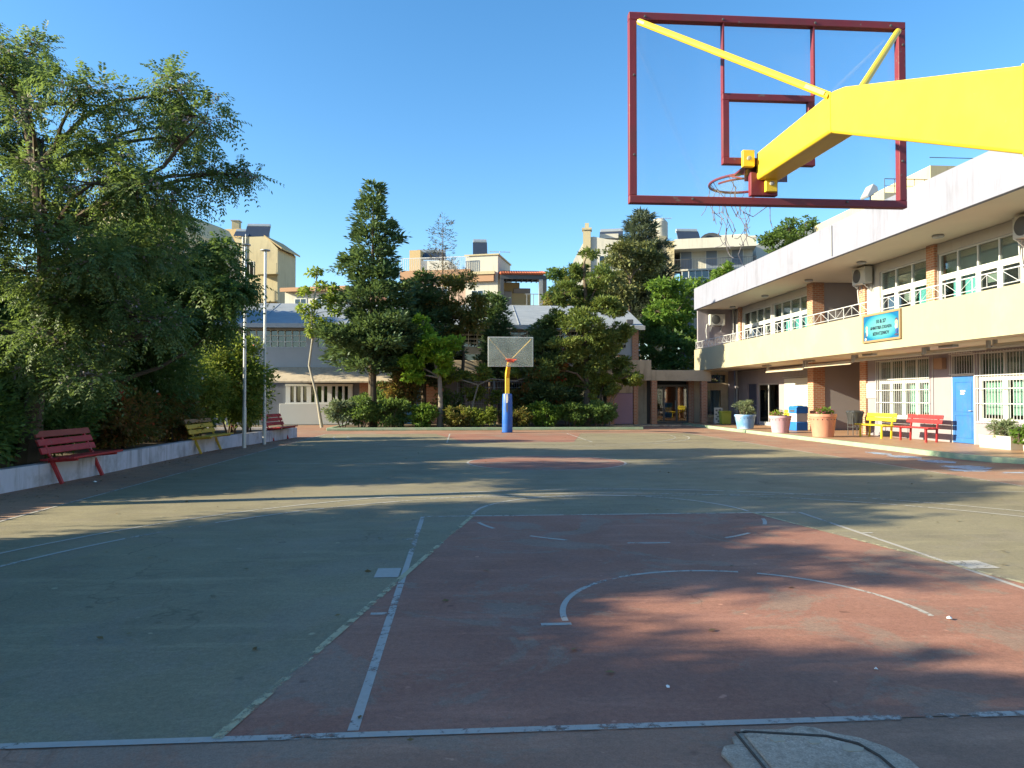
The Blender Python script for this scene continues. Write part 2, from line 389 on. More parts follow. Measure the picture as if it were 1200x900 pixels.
def shrub(name, label, c, r, leafm, bark, cat='shrub', group=None, n_per=95, L=.1, W=.055, k=14, flowers=None, frac=(.25, .45), kind='broad', stems=4, ground=None, **kw):
    z0 = (c[2] - r[2]) if ground is None else ground
    t = thing(name, label, cat, (c[0], c[1], z0), 0, group)
    mb = MB(); sub = subclumps([(c, r)], k, frac)
    for i in range(stems):
        a = 6.28 * i / stems + random.random(); e = (c[0] + r[0] * .5 * math.cos(a), c[1] + r[1] * .5 * math.sin(a), c[2] + r[2] * .3)
        mb.tube(bend((c[0] + .12 * math.cos(a), c[1] + .12 * math.sin(a), z0), e, 4, .1), [.03, .025, .02, .015, .008], 6)
    for q, s, cc in sub: mb.tube(bend((cc[0], cc[1], cc[2] - r[2] * .5), q, 3, .15), [.014, .01, .008, .004], 4, False)
    mb.build('stems', bark, t)
    V, F = (spray_foliage(sub, n_per, L, 5, W, .4) if kind == 'spray' else broadleaf_foliage(sub, n_per, L, W, kw.get('up', .4)))
    V[:, 2] = np.maximum(V[:, 2], z0 + .02)
    big_mesh('foliage', V, F, leafm, t)
    if flowers:
        m, n, size = flowers; P = []; D = []
        for q, s, cc in sub:
            if random.random() < .55: p, d = in_clump(q, s * 1.1, n, .2); P.append(p); D.append(d)
        P = np.concatenate(P); D = np.concatenate(D)
        V, F = leaf_cards(P, D + RNG.normal(size=P.shape) * .6, RNG.normal(size=P.shape), size * RNG.uniform(.7, 1.3, len(P)), size * .8)
        big_mesh('flowers', V, F, m, t)
    return t
#@@SETTING
# ------------------------------------------------------------------ palette
M = {}
M['earth'] = groundmat('earth', (.13, .10, .075), (.18, .14, .10), (.08, .065, .05), .5, .95, crack=0)
M['green_court'] = groundmat('green_court', (.204, .172, .110), (.264, .224, .142), (.146, .126, .094), .36, .74, (.24, .20, .15), .40, 0., .5)
M['red_court'] = groundmat('red_court', (.262, .118, .083), (.335, .165, .115), (.185, .104, .080), .38, .74, (.245, .19, .145), .55, 13., .5)
M['red_pave'] = groundmat('red_pave', (.27, .142, .098), (.36, .205, .14), (.19, .125, .09), .34, .78, (.27, .20, .15), .6, 31., .6)
M['dirt_strip'] = groundmat('dirt_strip', (.30, .170, .115), (.38, .225, .15), (.21, .125, .09), .4, .9, (.19, .15, .12), .4, 7., .3)
M['tile'] = pmat('terracotta_tile', (.36, .21, .125), .5, .18, 2.5, .2, 40, .4, dirt=(.25, .17, .12), dirt_amt=.3)
M['kerb_green'] = pmat('kerb_green', (.24, .33, .22), .7, .15, 3, .3, 50, dirt=(.42, .40, .30), dirt_amt=.7, dscale=2.5)
M['line'] = paintmat('line_white', (.47, .43, .385), .455, 17, .9)
M['line_faded'] = paintmat('line_faded', (.50, .47, .42), .455, 13, .85)
M['line_yellow'] = paintmat('line_yellow', (.50, .44, .27), .50, 10, .85)
M['blue_mark'] = paintmat('blue_mark', (.42, .52, .68), .47, 5, .8, 2.)
M['soil'] = groundmat('soil', (.09, .065, .045), (.13, .095, .06), (.06, .045, .03), .6, .95, crack=0)
M['concrete'] = groundmat('concrete', (.38, .285, .205), (.48, .37, .28), (.24, .175, .13), .6, .85, (.19, .16, .14), .8, 3., .8)
M['wall_lav'] = pmat('lavender_render', (.25, .222, .255), .85, .06, 1.5, .2, 90, dirt=(.34, .31, .32), dirt_amt=.35, dscale=.8, streak=.35)
M['wall_up'] = pmat('pale_grey_render', (.40, .375, .37), .85, .06, 1.5, .2, 90, dirt=(.42, .40, .38), dirt_amt=.3, dscale=.8, streak=.3)
M['wall_lav2'] = pmat('lavender_fascia', (.21, .216, .28), .85, .06, .9, .18, 80, dirt=(.16, .16, .19), dirt_amt=.3, dscale=.9, streak=.4)
M['cream'] = pmat('cream_render', (.33, .295, .20), .85, .05, 1.2, .18, 80, dirt=(.42, .38, .29), dirt_amt=.35, dscale=.7, streak=.5)
M['soffit'] = pmat('soffit_plaster', (.74, .64, .50), .9, .06, 1.5, .1, 60)
M['beige'] = pmat('beige_concrete', (.46, .37, .27), .85, .1, 1.4, .2, 70, dirt=(.26, .21, .16), dirt_amt=.5, streak=.6)
M['grey_wall'] = pmat('grey_wall', (.30, .27, .28), .85, .08, 1.2, .15, 80)
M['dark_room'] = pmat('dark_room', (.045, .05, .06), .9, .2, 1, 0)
M['brick'] = brickmat('orange_brick', (.44, .19, .10), (.34, .13, .07), (.42, .36, .29))
M['white_alu'] = pmat('white_aluminium', (.54, .54, .53), .4, .04, 4, .05, 60, .5)
M['white_metal'] = pmat('white_painted_metal', (.52, .52, .53), .45, .06, 6, .1, 60, .5)
M['glass'] = glassmat('window_glass', (.90, .95, .94), .06)
M['dark_glass'] = glassmat('dark_glass', (.35, .40, .42), .10)
M['curtain'] = pmat('teal_curtain', (.20, .60, .62), .9, .15, 5, .1, 30, .1)
M['mint_curtain'] = pmat('mint_curtain', (.42, .66, .58), .9, .12, 5, .1, 30, .1)
M['blind'] = pmat('grey_green_blind', (.25, .30, .26), .8, .12, .9, .05, 30, .3)
M['blue_blind'] = pmat('blue_blind', (.12, .19, .36), .8, .12, .9, .05, 30, .3)
M['blue_door'] = pmat('blue_door_paint', (.03, .14, .42), .5, .12, 2, .1, 30, .4, dirt=(.08, .16, .33), dirt_amt=.5, dscale=3, streak=.4)
M['white_panel'] = pmat('white_panel', (.46, .45, .43), .6, .05, 2, .05, 30)
M['awning'] = pmat('awning_roll', (.44, .37, .28), .8, .12, 4, .2, 40)
M['dark_metal'] = pmat('dark_metal', (.07, .07, .075), .5, .15, 8, .1, 60, .5)
M['grey_metal'] = pmat('grey_metal', (.33, .33, .34), .45, .12, 6, .1, 60, .5)
M['galv'] = pmat('galvanised_pole', (.50, .50, .50), .38, .1, 5, .05, 50, .5, .3)
M['groove'] = pmat('rusty_groove', (.11, .085, .068), .95, .3, 30, .3, 60, .1)
M['rim_red'] = pmat('frame_red', (.165, .022, .034), .5, .2, 6, .12, 40, .4, dirt=(.11, .035, .035), dirt_amt=.6, dscale=5, streak=.3, chip=(.15, .11, .10), chip_t=.64)
M['yellow'] = pmat('yellow_paint', (.74, .53, .035), .42, .05, 3, .1, 40, .4, dirt=(.52, .36, .06), dirt_amt=.4, dscale=3.2, streak=.25, chip=(.20, .11, .05), chip_t=.665)
M['yellow_old'] = pmat('yellow_paint_old', (.66, .40, .03), .5, .1, 4, .1, 40, .4, chip=(.2, .12, .07), chip_t=.62)
M['poly'] = glassmat('clear_backboard', (.96, .98, 1.), .012, .035, (.55, .6, .65))
M['poly_scratched'] = glassmat('scratched_backboard', (.9, .92, .9), .03, .24, (.58, .58, .52))
M['pad_blue'] = pmat('blue_padding', (.015, .11, .46), .45, .15, 4, .2, 12, .4, dirt=(.08, .15, .36), dirt_amt=.5, dscale=4, streak=.5, chip=(.3, .3, .32), chip_t=.64)
M['foam'] = pmat('grey_foam', (.50, .47, .42), .9, .15, 8, .3, 40)
M['net'] = pmat('worn_net', (.15, .14, .17), .9, .3, 20, 0)
M['bench_red'] = pmat('bench_red', (.42, .030, .034), .5, .18, 7, .2, 30, .4, dirt=(.22, .05, .045), dirt_amt=.5, dscale=6, chip=(.22, .17, .14), chip_t=.62)
M['bench_red_old'] = pmat('bench_red_weathered', (.30, .075, .062), .7, .2, 7, .25, 30, .3)
M['bench_yellow'] = pmat('bench_yellow', (.72, .55, .03), .5, .12, 7, .2, 30, .4, chip=(.3, .22, .12), chip_t=.63)
M['bench_ochre'] = pmat('bench_ochre', (.56, .36, .05), .6, .2, 7, .25, 30, .3, dirt=(.30, .19, .06), dirt_amt=.5, dscale=6, chip=(.2, .15, .1), chip_t=.6)
M['garden_wall'] = pmat('garden_wall_paint', (.52, .50, .56), .8, .08, 2, .25, 50, dirt=(.24, .21, .19), dirt_amt=.7, dscale=2.2, streak=.7)
M['pot_pink'] = pmat('pot_pink', (.50, .30, .36), .6, .1, 4, .1, 40, dirt=(.45, .33, .33), dirt_amt=.5, dscale=5, streak=.5)
M['pot_salmon'] = pmat('pot_salmon', (.52, .235, .155), .6, .1, 4, .1, 40, dirt=(.42, .24, .18), dirt_amt=.5, dscale=5, streak=.5)
M['pot_blue'] = pmat('pot_blue', (.14, .30, .58), .55, .35, 2.2, .1, 40, dirt=(.55, .62, .70), dirt_amt=.8, dscale=2.3)
M['bin_blue'] = pmat('bin_blue', (.02, .15, .50), .45, .1, 4, .05, 30)
M['bin_black'] = pmat('bin_black', (.035, .037, .04), .35, .2, 6, .3, 14, .5)
M['bin_green'] = pmat('bin_green', (.36, .38, .05), .5, .1, 4, .05, 30)
M['planter'] = pmat('planter_white', (.50, .46, .39), .7, .08, 4, .2, 40, dirt=(.45, .38, .30), dirt_amt=.4, dscale=3)
M['paper'] = pmat('white_paper', (.75, .75, .73), .8, .05, 5, .05)
M['plum'] = pmat('plum_door', (.30, .19, .26), .6, .1, 3, .05)
M['roof_grey'] = groundmat('grey_roof_sheet', (.235, .25, .275), (.28, .295, .32), (.19, .20, .22), .3, .7, crack=0)
M['dark_wall'] = pmat('dark_blue_grey_wall', (.12, .13, .155), .85, .2, 1.2, .1)  # dark blue-grey colour of the rear wing's ground floor
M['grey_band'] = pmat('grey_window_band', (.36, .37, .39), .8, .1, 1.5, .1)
M['apt_cream'] = pmat('apartment_cream', (.45, .385, .25), .9, .06, .5, .1, 20, dirt=(.40, .33, .22), dirt_amt=.35, dscale=.35, streak=.45)
M['apt_tan'] = pmat('apartment_tan', (.45, .33, .18), .9, .06, .5, .1, 20)
M['apt_white'] = pmat('apartment_white', (.50, .475, .42), .9, .05, .5, .1, 20, dirt=(.46, .43, .38), dirt_amt=.3, dscale=.4, streak=.35)
M['apt_pink'] = pmat('apartment_pink', (.48, .33, .26), .9, .08, .5, .1, 20)
M['apt_orange'] = pmat('apartment_orange', (.40, .235, .145), .9, .08, .8, .1, 20)
M['roof_tile'] = pmat('red_roof_tile', (.46, .12, .055), .75, .25, 4, .2, 30)
M['solar'] = pmat('solar_panel', (.035, .045, .07), .25, .2, 2, 0, 30, .6)
M['tank'] = pmat('steel_tank', (.45, .46, .47), .35, .1, 3, 0, 30, .5, .5)
M['sign_cyan'] = None
M['bark'] = pmat('bark_brown', (.10, .075, .055), .95, .35, 9, .8, 26, .2)
M['bark_grey'] = pmat('bark_grey', (.20, .17, .14), .95, .3, 9, .8, 26, .2)
M['bark_pale'] = pmat('bark_pale', (.36, .32, .25), .9, .2, 9, .5, 26, .2)
LF = {}
LF['china'] = leafmat('chinaberry_leaf', [(0.055, 0.095, 0.038), (0.105, 0.16, 0.055), (0.175, 0.23, 0.08), (0.27, 0.23, 0.18)], 0.42, .55)
LF['dark'] = leafmat('dark_leaf', [(0.042, 0.08, 0.026), (0.08, 0.142, 0.038), (0.145, 0.215, 0.056)], 0.42, .8)
LF['oleander'] = leafmat('oleander_leaf', [(0.055, 0.1, 0.034), (0.09, 0.16, 0.05), (0.155, 0.235, 0.08)], 0.42, .8)
LF['olive'] = leafmat('yellow_green_leaf', [(0.085, 0.125, 0.02), (0.165, 0.205, 0.034), (0.26, 0.27, 0.055)], 0.45, .9)
LF['russet'] = leafmat('russet_leaf', [(.07, .09, .025), (.15, .12, .035), (.30, .11, .045)], .4, 1.1)
LF['cypress'] = leafmat('cypress_needle', [(0.038, 0.078, 0.04), (0.07, 0.124, 0.056), (0.125, 0.175, 0.066)], 0.25, .45, .4)
LF['cypress_warm'] = leafmat('cypress_needle_warm', [(0.06, 0.105, 0.034), (0.13, 0.175, 0.046), (0.22, 0.235, 0.06)], 0.3, .6, .4)
LF['pine_pale'] = leafmat('pale_pine_needle', [(0.077, 0.099, 0.044), (0.138, 0.149, 0.055), (0.198, 0.187, 0.077)], .2, .5)
LF['blue_pine'] = leafmat('blue_pine_needle', [(0.066, 0.094, 0.077), (0.094, 0.121, 0.094), (0.132, 0.154, 0.110)], .2, .5)
LF['dry_pine'] = leafmat('dry_pine_needle', [(0.056, 0.056, 0.050), (0.094, 0.081, 0.069), (0.138, 0.106, 0.075)], .15, .6)
LF['lime'] = leafmat('lime_leaf', [(0.11, 0.21, 0.02), (0.19, 0.32, 0.03), (0.29, 0.42, 0.05)], 0.5, .9)
LF['young'] = leafmat('young_leaf', [(0.125, 0.188, 0.025), (0.213, 0.275, 0.037), (0.312, 0.350, 0.062)], .45, .9)
LF['mixed'] = leafmat('turning_leaf', [(0.06, 0.1, 0.03), (0.15, 0.14, 0.035), (0.26, 0.16, 0.045)], 0.38, 1.)
LF['fresh'] = leafmat('fresh_leaf', [(0.055, 0.115, 0.02), (0.105, 0.19, 0.03), (0.18, 0.27, 0.05)], 0.42, .5)
LF['grey'] = leafmat('grey_green_leaf', [(0.088, 0.119, 0.069), (0.150, 0.188, 0.106), (0.237, 0.263, 0.150)], .25, 1.5)
LF['white_flower'] = leafmat('white_flower', [(.6, .58, .55), (.68, .66, .62), (.75, .72, .70)], .3)
LF['pink_flower'] = leafmat('pink_flower', [(.45, .05, .12), (.55, .10, .20), (.6, .22, .25)], .3)
LF['red_flower'] = leafmat('red_flower', [(.40, .03, .02), (.50, .06, .03), (.55, .14, .05)], .3)
LF['lilac_flower'] = leafmat('lilac_flower', [(.26, .20, .24), (.32, .25, .29), (.40, .33, .35)], .3)

# ------------------------------------------------------------------ ground
XC, YB, LEN, HW = 1.94, 3.22, 26.34, 7.45
YF = YB + LEN
def sheet(name, polys, m, z):
    mb = MB()
    for p in polys: mb.poly([(x, y, z) for x, y in p])
    return tag(mb.build(name, m, smooth=False), kind='structure')
def rect(x0, x1, y0, y1): return [(x0, y0), (x1, y0), (x1, y1), (x0, y1)]
def disc(cx, cy, r, a0=0, a1=360, n=48): return [(cx + r * math.cos(R(a0 + (a1 - a0) * i / n)), cy + r * math.sin(R(a0 + (a1 - a0) * i / n))) for i in range(n + (a1 - a0 < 360))]
sheet('ground', [rect(-500, 500, -300, 700)], M['earth'], 0)
sheet('schoolyard_pavement', [rect(-9, 24, -9, 39.5)], M['red_pave'], .002)
sheet('earth_strip', [[(-8.2, -8), (XC - HW - .05, -8), (XC - HW - .05, 27.4), (-6.3, 27.4)]], M['dirt_strip'], .004)
sheet('court', [rect(XC - HW, XC + HW, YB, YF)], M['green_court'], .004)
KEY = [(XC - 3, YB), (XC + 3, YB), (XC + 1.8, YB + 5.8), (XC - 1.8, YB + 5.8)]
sheet('court_key', [KEY, [(x, YB + YF - y) for x, y in KEY][::-1]], M['red_court'], .006)
sheet('centre_circle', [disc(XC, (YB + YF) / 2, 1.8)], M['red_court'], .006)
def strip(mb, pts, w, z):
    n = len(pts)
    for i in range(n - 1):
        def nrm(k):
            a = Vector(pts[max(0, k - 1)]); b = Vector(pts[min(n - 1, k + 1)]); d = (b - a).normalized(); return Vector((-d.y, d.x))
        a, b = Vector(pts[i]), Vector(pts[i + 1]); na, nb = nrm(i), nrm(i + 1); h = w / 2
        mb.poly([(*(a - na * h), z), (*(b - nb * h), z), (*(b + nb * h), z), (*(a + na * h), z)])
def arc(cx, cy, r, a0, a1, n=40): return [(cx + r * math.cos(R(a0 + (a1 - a0) * i / n)), cy + r * math.sin(R(a0 + (a1 - a0) * i / n))) for i in range(n + 1)]
ml = MB(); Z1 = .008
strip(ml, [(XC - HW - .5, YB), (XC + HW, YB)], .05, Z1)
strip(ml, [(XC - 2.42, YB + .04), (XC - 2.42, YB + 5.8)], .05, Z1); strip(ml, [(XC + 2.42, YB + .04), (XC + 2.42, YB + 5.8)], .05, Z1)
strip(ml, arc(XC, YB + 1.575, 1.25, -5, 64), .04, Z1); strip(ml, arc(XC, YB + 1.575, 1.25, 71, 182), .042, Z1)
ml.box(XC - 2.42 - .24, XC - 2.46, 6.0, 6.32, Z1 - .0006, Z1); ml.box(XC + 2.46, XC + 2.74, 5.95, 6.25, Z1 - .0006, Z1)
for y in (5.0, 7.6): strip(ml, [(XC - 2.56, y), (XC - 2.45, y)], .05, Z1); strip(ml, [(XC + 2.45, y), (XC + 2.56, y)], .05, Z1)
strip(ml, [(XC - 1.42, YB + 1.47), (XC - 1.22, YB + 1.47)], .05, Z1)
tag(ml.build('court_lines', M['line'], smooth=False), kind='structure')
mf = MB(); Z2 = .0088
strip(mf, [(XC - 2.38, YB + 5.8), (XC + 2.38, YB + 5.8)], .05, Z2); strip(mf, arc(XC, YB + 5.8, 1.8, 4, 176), .05, Z2 - .001)
for a in (195, 228, 262, 298, 332): strip(mf, arc(XC, YB + 5.8, 1.8, a, a + 14, 6), .045, Z2)
strip(mf, arc(XC, (YB + YF) / 2, 1.8, 0, 360, 64), .05, Z2); strip(mf, [(XC - HW, (YB + YF) / 2), (XC + HW, (YB + YF) / 2)], .05, Z2 - .0015)
for r in (6.25, 6.75):
    strip(mf, arc(XC, YB + 1.575, r, 2, 178, 72), .05, Z2); strip(mf, arc(XC, YF - 1.575, r, 182, 358, 72), .05, Z2)
strip(mf, [(XC - HW, YB), (XC - HW, YF)], .05, Z2 + .0005); strip(mf, [(XC + HW, YB), (XC + HW, YF)], .05, Z2 + .0005); strip(mf, [(XC - HW, YF), (XC + HW, YF)], .05, Z2 + .001)
for s in (-1, 1): strip(mf, [(XC + s * 2.42, YF), (XC + s * 2.42, YF - 5.8)], .05, Z2 - .001)
strip(mf, [(XC - 2.42, YF - 5.8), (XC + 2.42, YF - 5.8)], .05, Z2 - .001)
strip(mf, [(XC - HW, 10.7), (XC + HW, 10.7)], .04, Z2 + .0015)
tag(mf.build('faded_court_lines', M['line_faded'], smooth=False), kind='structure')
my = MB()
for s in (-1, 1): strip(my, [(XC + s * 3, YB), (XC + s * 1.8, YB + 5.8)], .05, .0112)
tag(my.build('old_key_lines', M['line_yellow'], smooth=False), kind='structure')
mk = MB()
for x, y, rx, ry in ((11.1, 17.3, .32, .5), (11.05, 16.0, .36, .45), (10.75, 14.6, .5, .42), (10.35, 14.0, .4, .28), (11.1, 18.4, .22, .5), (10.9, 13.4, .3, .2)):
    mk.poly([(x + rx * math.cos(6.283 * i / 20) * (1 + .25 * math.sin(3 * i)), y + ry * math.sin(6.283 * i / 20) * (1 + .2 * math.cos(2 * i)), .0065) for i in range(20)])
tag(mk.build('playground_marking', M['blue_mark'], smooth=False), kind='structure')
# concrete repair with a drain cover set in it
t = thing('drain_cover', 'broken concrete drain cover set in a rough cement patch behind the baseline', 'drain cover', (1.43, 2.9, 0))
mb = MB(); mb.prism([(1.085, 2.84), (1.075, 2.93), (1.11, 2.99), (1.16, 3.0), (1.17, 3.06), (1.215, 3.09), (1.24, 3.135), (1.30, 3.125), (1.44, 3.12), (1.50, 3.145), (1.57, 3.13), (1.63, 3.07), (1.72, 3.02), (1.79, 2.93), (1.82, 2.82), (1.80, 2.5), (1.06, 2.5)], .005, .017, 'z')
mb.build('cement_patch', M['concrete'], t)
mb = MB(); fr = [(1.20, 2.52), (1.20, 3.095), (1.245, 3.10), (1.58, 3.035), (1.68, 2.96), (1.71, 2.85), (1.71, 2.52)]
mb.tube([(x, y, .021) for x, y in fr], .006, 6); mb.build('rim', M['groove'], t)
mb = MB(); mb.prism([(1.225, 2.53), (1.225, 3.065), (1.25, 3.075), (1.56, 3.012), (1.65, 2.945), (1.68, 2.85), (1.68, 2.53)], .0175, .03, 'z')
mb.build('lid', M['concrete'], t, bevel=.005)
for x, y, r in ((1.34, 3.0, .035), (1.49, 2.965, .03), (1.62, 2.90, .045)):
    mb = MB(); mb.prism([(x + r * math.cos(k * .7) * random.uniform(.7, 1.3), y + .7 * r * math.sin(k * .7) * random.uniform(.7, 1.3)) for k in range(9)], .0302, .0335, 'z')
    mb.build('cement_fill', M['beige'], t)

# raised walkway along the school, its painted kerb, planting beds
mb = MB(); mb.prism([(12.13, 38.6), (12.13, 16.6), (12.3, 15.75), (12.75, 15.2), (13.4, 15.02), (24, 15.02), (24, 38.6)], .0045, .12, 'z')
tag(mb.build('walkway', M['tile'], smooth=False), kind='structure')
mb = MB(); out = [(11.95, 38.0), (11.95, 16.55), (12.13, 15.65), (12.65, 15.03), (13.38, 14.84), (24, 14.84)]; inn = [(12.128, 38.0), (12.128, 16.6), (12.298, 15.75), (12.748, 15.2), (13.4, 15.018), (24, 15.018)]
for i in range(len(out) - 1): mb.prism([out[i], out[i + 1], inn[i + 1], inn[i]], .0046, .128, 'z')
tag(mb.build('kerb', M['kerb_green'], smooth=False), kind='structure')
mb = MB(); mb.box(-6.05, 8.4, 32.72, 32.9, .0046, .13); mb.box(-6.05, -5.87, 32.9, 38.2, .0047, .13)
tag(mb.build('bed_kerb', M['kerb_green'], bevel=.015), kind='structure')
mb = MB(); mb.box(-5.87, 7.3, 32.9, 37.9, .0044, .1); tag(mb.build('planting_bed', M['soil']), kind='structure')
mb = MB(); mb.box(7.3, 12.13, 36.6, 38.6, .0043, .07); tag(mb.build('entrance_paving', M['concrete']), kind='structure')
# low garden wall on the left, with the raised bed behind
def wx(y): return float(np.interp(y, [-6, 11.6, 14, 18, 21, 22.7, 24.4, 27.3], [-7.35, -7.1, -6.96, -7.0, -6.98, -6.75, -6.5, -6.17]))
mb = MB(); ys = [-6, 0, 6, 11.6, 14, 16, 18, 19.5, 21, 21.9, 22.7, 24.4, 26, 27.3]
for a, b in zip(ys[:-1], ys[1:]):
    mb.prism([(wx(a), a), (wx(b), b), (wx(b) - .2, b), (wx(a) - .2, a)], .0, .37, 'z')
mb.prism([(wx(27.3), 27.305), (wx(27.3), 27.5), (-14, 27.5), (-14, 27.305)], 0, .37, 'z')
tag(mb.build('garden_wall', M['garden_wall'], smooth=False), 'low pale lavender garden wall along the left edge of the court', 'wall')
mb = MB(); mb.prism([(wx(-6) - .2, -6), (wx(12) - .2, 12), (-7.21, 18), (-7.19, 21), (-6.96, 22.7), (-6.7, 24.4), (wx(27.3) - .2, 27.3), (-30, 27.3), (-30, -6)], .003, .3, 'z')
tag(mb.build('garden_soil', M['soil'], smooth=False), kind='structure')
# ------------------------------------------------------------------ two storey school wing on the right
B = thing('school_building', 'two storey cream and lavender school wing with long balcony on the right', 'building', (15, 24, 0))
WX = 15.0; BX = 12.8; YN, YE = 8.0, 38.7
low_op = [(22.05, 24.9, .82, 2.8), (20.02, 21.04, .12, 2.8), (15.9, 19.9, .82, 2.8), (25.95, 29.2, .12, 3.1), (33.0, 35.4, .12, 2.2), (35.6, 36.7, .12, 2.2), (10.5, 15.2, .82, 2.8)]
for a, b in ((YN, 25.95), (29.2, YE - .2)): mb = MB(); wall_sheet(mb, 'x', WX, a, b, .12, 3.1, [o for o in low_op if a < o[0] < b - .1], .22); mb.build('ground_floor_wall', M['wall_lav'], B, smooth=False)
mb = MB()
up_op = [(33.9, 37.3, 3.35, 6.0), (30.0, 33.65, 3.35, 6.0), (25.95, 29.2, 3.2, 6.5), (22.05, 24.75, 3.35, 6.0), (18.2, 21.58, 3.35, 6.0), (13.2, 17.4, 3.35, 6.0)]
for a, b in ((YN, 25.95), (29.2, YE - .2)): mb = MB(); wall_sheet(mb, 'x', WX + .003, a, b, 3.3, 6.34, [o for o in up_op if a < o[0] < b - .1], .22); mb.build('upper_floor_wall', M['wall_up'], B, smooth=False)
mb = MB()
mb.box(BX + .16, WX + .2, YE - .15, YE, 3.31, 6.34)              
mb.build('gallery_end_wall', M['wall_lav'], B, smooth=False); mb = MB()
mb.box(WX + .2, 24, YE - .2, YE, .12, 6.34); mb.build('end_wall', M['wall_lav'], B, smooth=False)
mb = MB(); mb.box(BX + 1.9, WX - .003, YE - .15, YE - .01, .12, 2.95); mb.build('end_wall', M['wall_lav'], B, smooth=False)
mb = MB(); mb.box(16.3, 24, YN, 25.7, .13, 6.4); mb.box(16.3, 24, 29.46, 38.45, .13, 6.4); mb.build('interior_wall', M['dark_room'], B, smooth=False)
mb = MB(); mb.box(WX + .23, 21, 29.2, 29.4, .125, 6.34); mb.box(WX + .23, 21, 25.75, 25.95, .125, 6.34); mb.box(20.8, 21, 25.95, 29.2, .125, 6.34)
mb.box(WX + .23, 20.8, 25.955, 29.195, 2.98, 3.29); mb.build('passage_wall', M['grey_wall'], B, smooth=False)
mb = MB(); mb.box(BX + .151, WX - .002, YN, YE - .002, 2.97, 3.29); mb.build('gallery_slab', M['soffit'], B, smooth=False)
mb = MB(); mb.box(BX, BX + .15, YN, YE + .004, 2.955, 4.12); mb.box(BX + .15, WX, YE - .01, YE + .003, 2.956, 4.1)
mb.build('parapet', M['cream'], B, bevel=.012)
mb = MB(); mb.box(BX + .151, 24, YN, YE - .156, 6.35, 6.72); mb.build('roof_slab', M['soffit'], B, smooth=False)
mb = MB(); mb.box(BX, BX + .15, YN, YE, 6.33, 7.5); mb.box(BX + .15, 24, YE - .15, YE - .001, 6.331, 7.5); mb.build('roof_fascia', M['wall_lav2'], B, bevel=.01)
for y0, y1, z0, z1, x0, x1 in ((29.17, 29.66, .12, 2.97, 14.74, 15.25), (25.56, 25.97, .12, 2.97, 14.93, 15.21), (29.17, 29.66, 3.29, 6.35, 14.74, 15.25), (25.56, 25.97, 3.29, 6.35, 14.93, 15.21),
                              (21.6, 22.0, 3.29, 6.35, 14.9, 15.2), (17.45, 17.95, 3.29, 6.35, 14.9, 15.2), (37.42, 37.75, 3.29, 6.35, 14.9, 15.2), (13.0, 12.6, 3.29, 6.35, 14.9, 15.2)):
    mb = MB(); mb.box(x0, x1, y0, y1, z0, z1); mb.build('brick_column', M['brick'], B, smooth=False)
# balcony railing: rails, posts, crossed bars
mb = MB(); RX = BX + .075
mb.tube([(RX, YN, 4.53), (RX, YE - .05, 4.53)], .017, 8); mb.tube([(RX, YN, 4.2), (RX, YE - .05, 4.2)], .011, 6); mb.tube([(RX, YE - .05, 4.53), (WX, YE - .2, 4.53)], .02, 6)
n = int((YE - YN) / 1.02)
for i in range(n + 1):
    y = YE - .06 - i * 1.02; mb.tube([(RX, y, 4.1), (RX, y, 4.53)], .011, 6)
    if y - 1.02 > YN:
        m_ = y - .51; mb.tube([(RX, m_, 4.2), (RX, m_, 4.53)], .007, 5)
        if i % 2: mb.tube([(RX, y, 4.2), (RX, m_, 4.51)], .007, 5); mb.tube([(RX, y - 1.02, 4.2), (RX, m_, 4.51)], .007, 5)
        else: mb.tube([(RX, y, 4.51), (RX, m_, 4.2)], .007, 5); mb.tube([(RX, y - 1.02, 4.51), (RX, m_, 4.2)], .007, 5)
mb.build('railing', M['white_metal'], B)
for x, y in ((14.35, 33), (14.25, 28.5), (14.25, 24.6), (14.2, 20.4), (14.4, 37.2), (14.25, 16.2)):
    mb = MB(); mb.lathe([(.15, 0), (.17, -.03), (.15, -.075), (.06, -.1)], (x, y, 6.349), 16); mb.build('ceiling_lamp', M['grey_metal'], B)
for x, y in ((13.7, 19.3), (13.75, 23.3), (13.8, 27.6), (13.8, 31.6), (13.7, 15.6)):
    mb = MB(); mb.box(x - .1, x + .1, y - .3, y + .3, 2.905, 2.969); mb.build('ceiling_lamp', M['grey_metal'], B, bevel=.015)

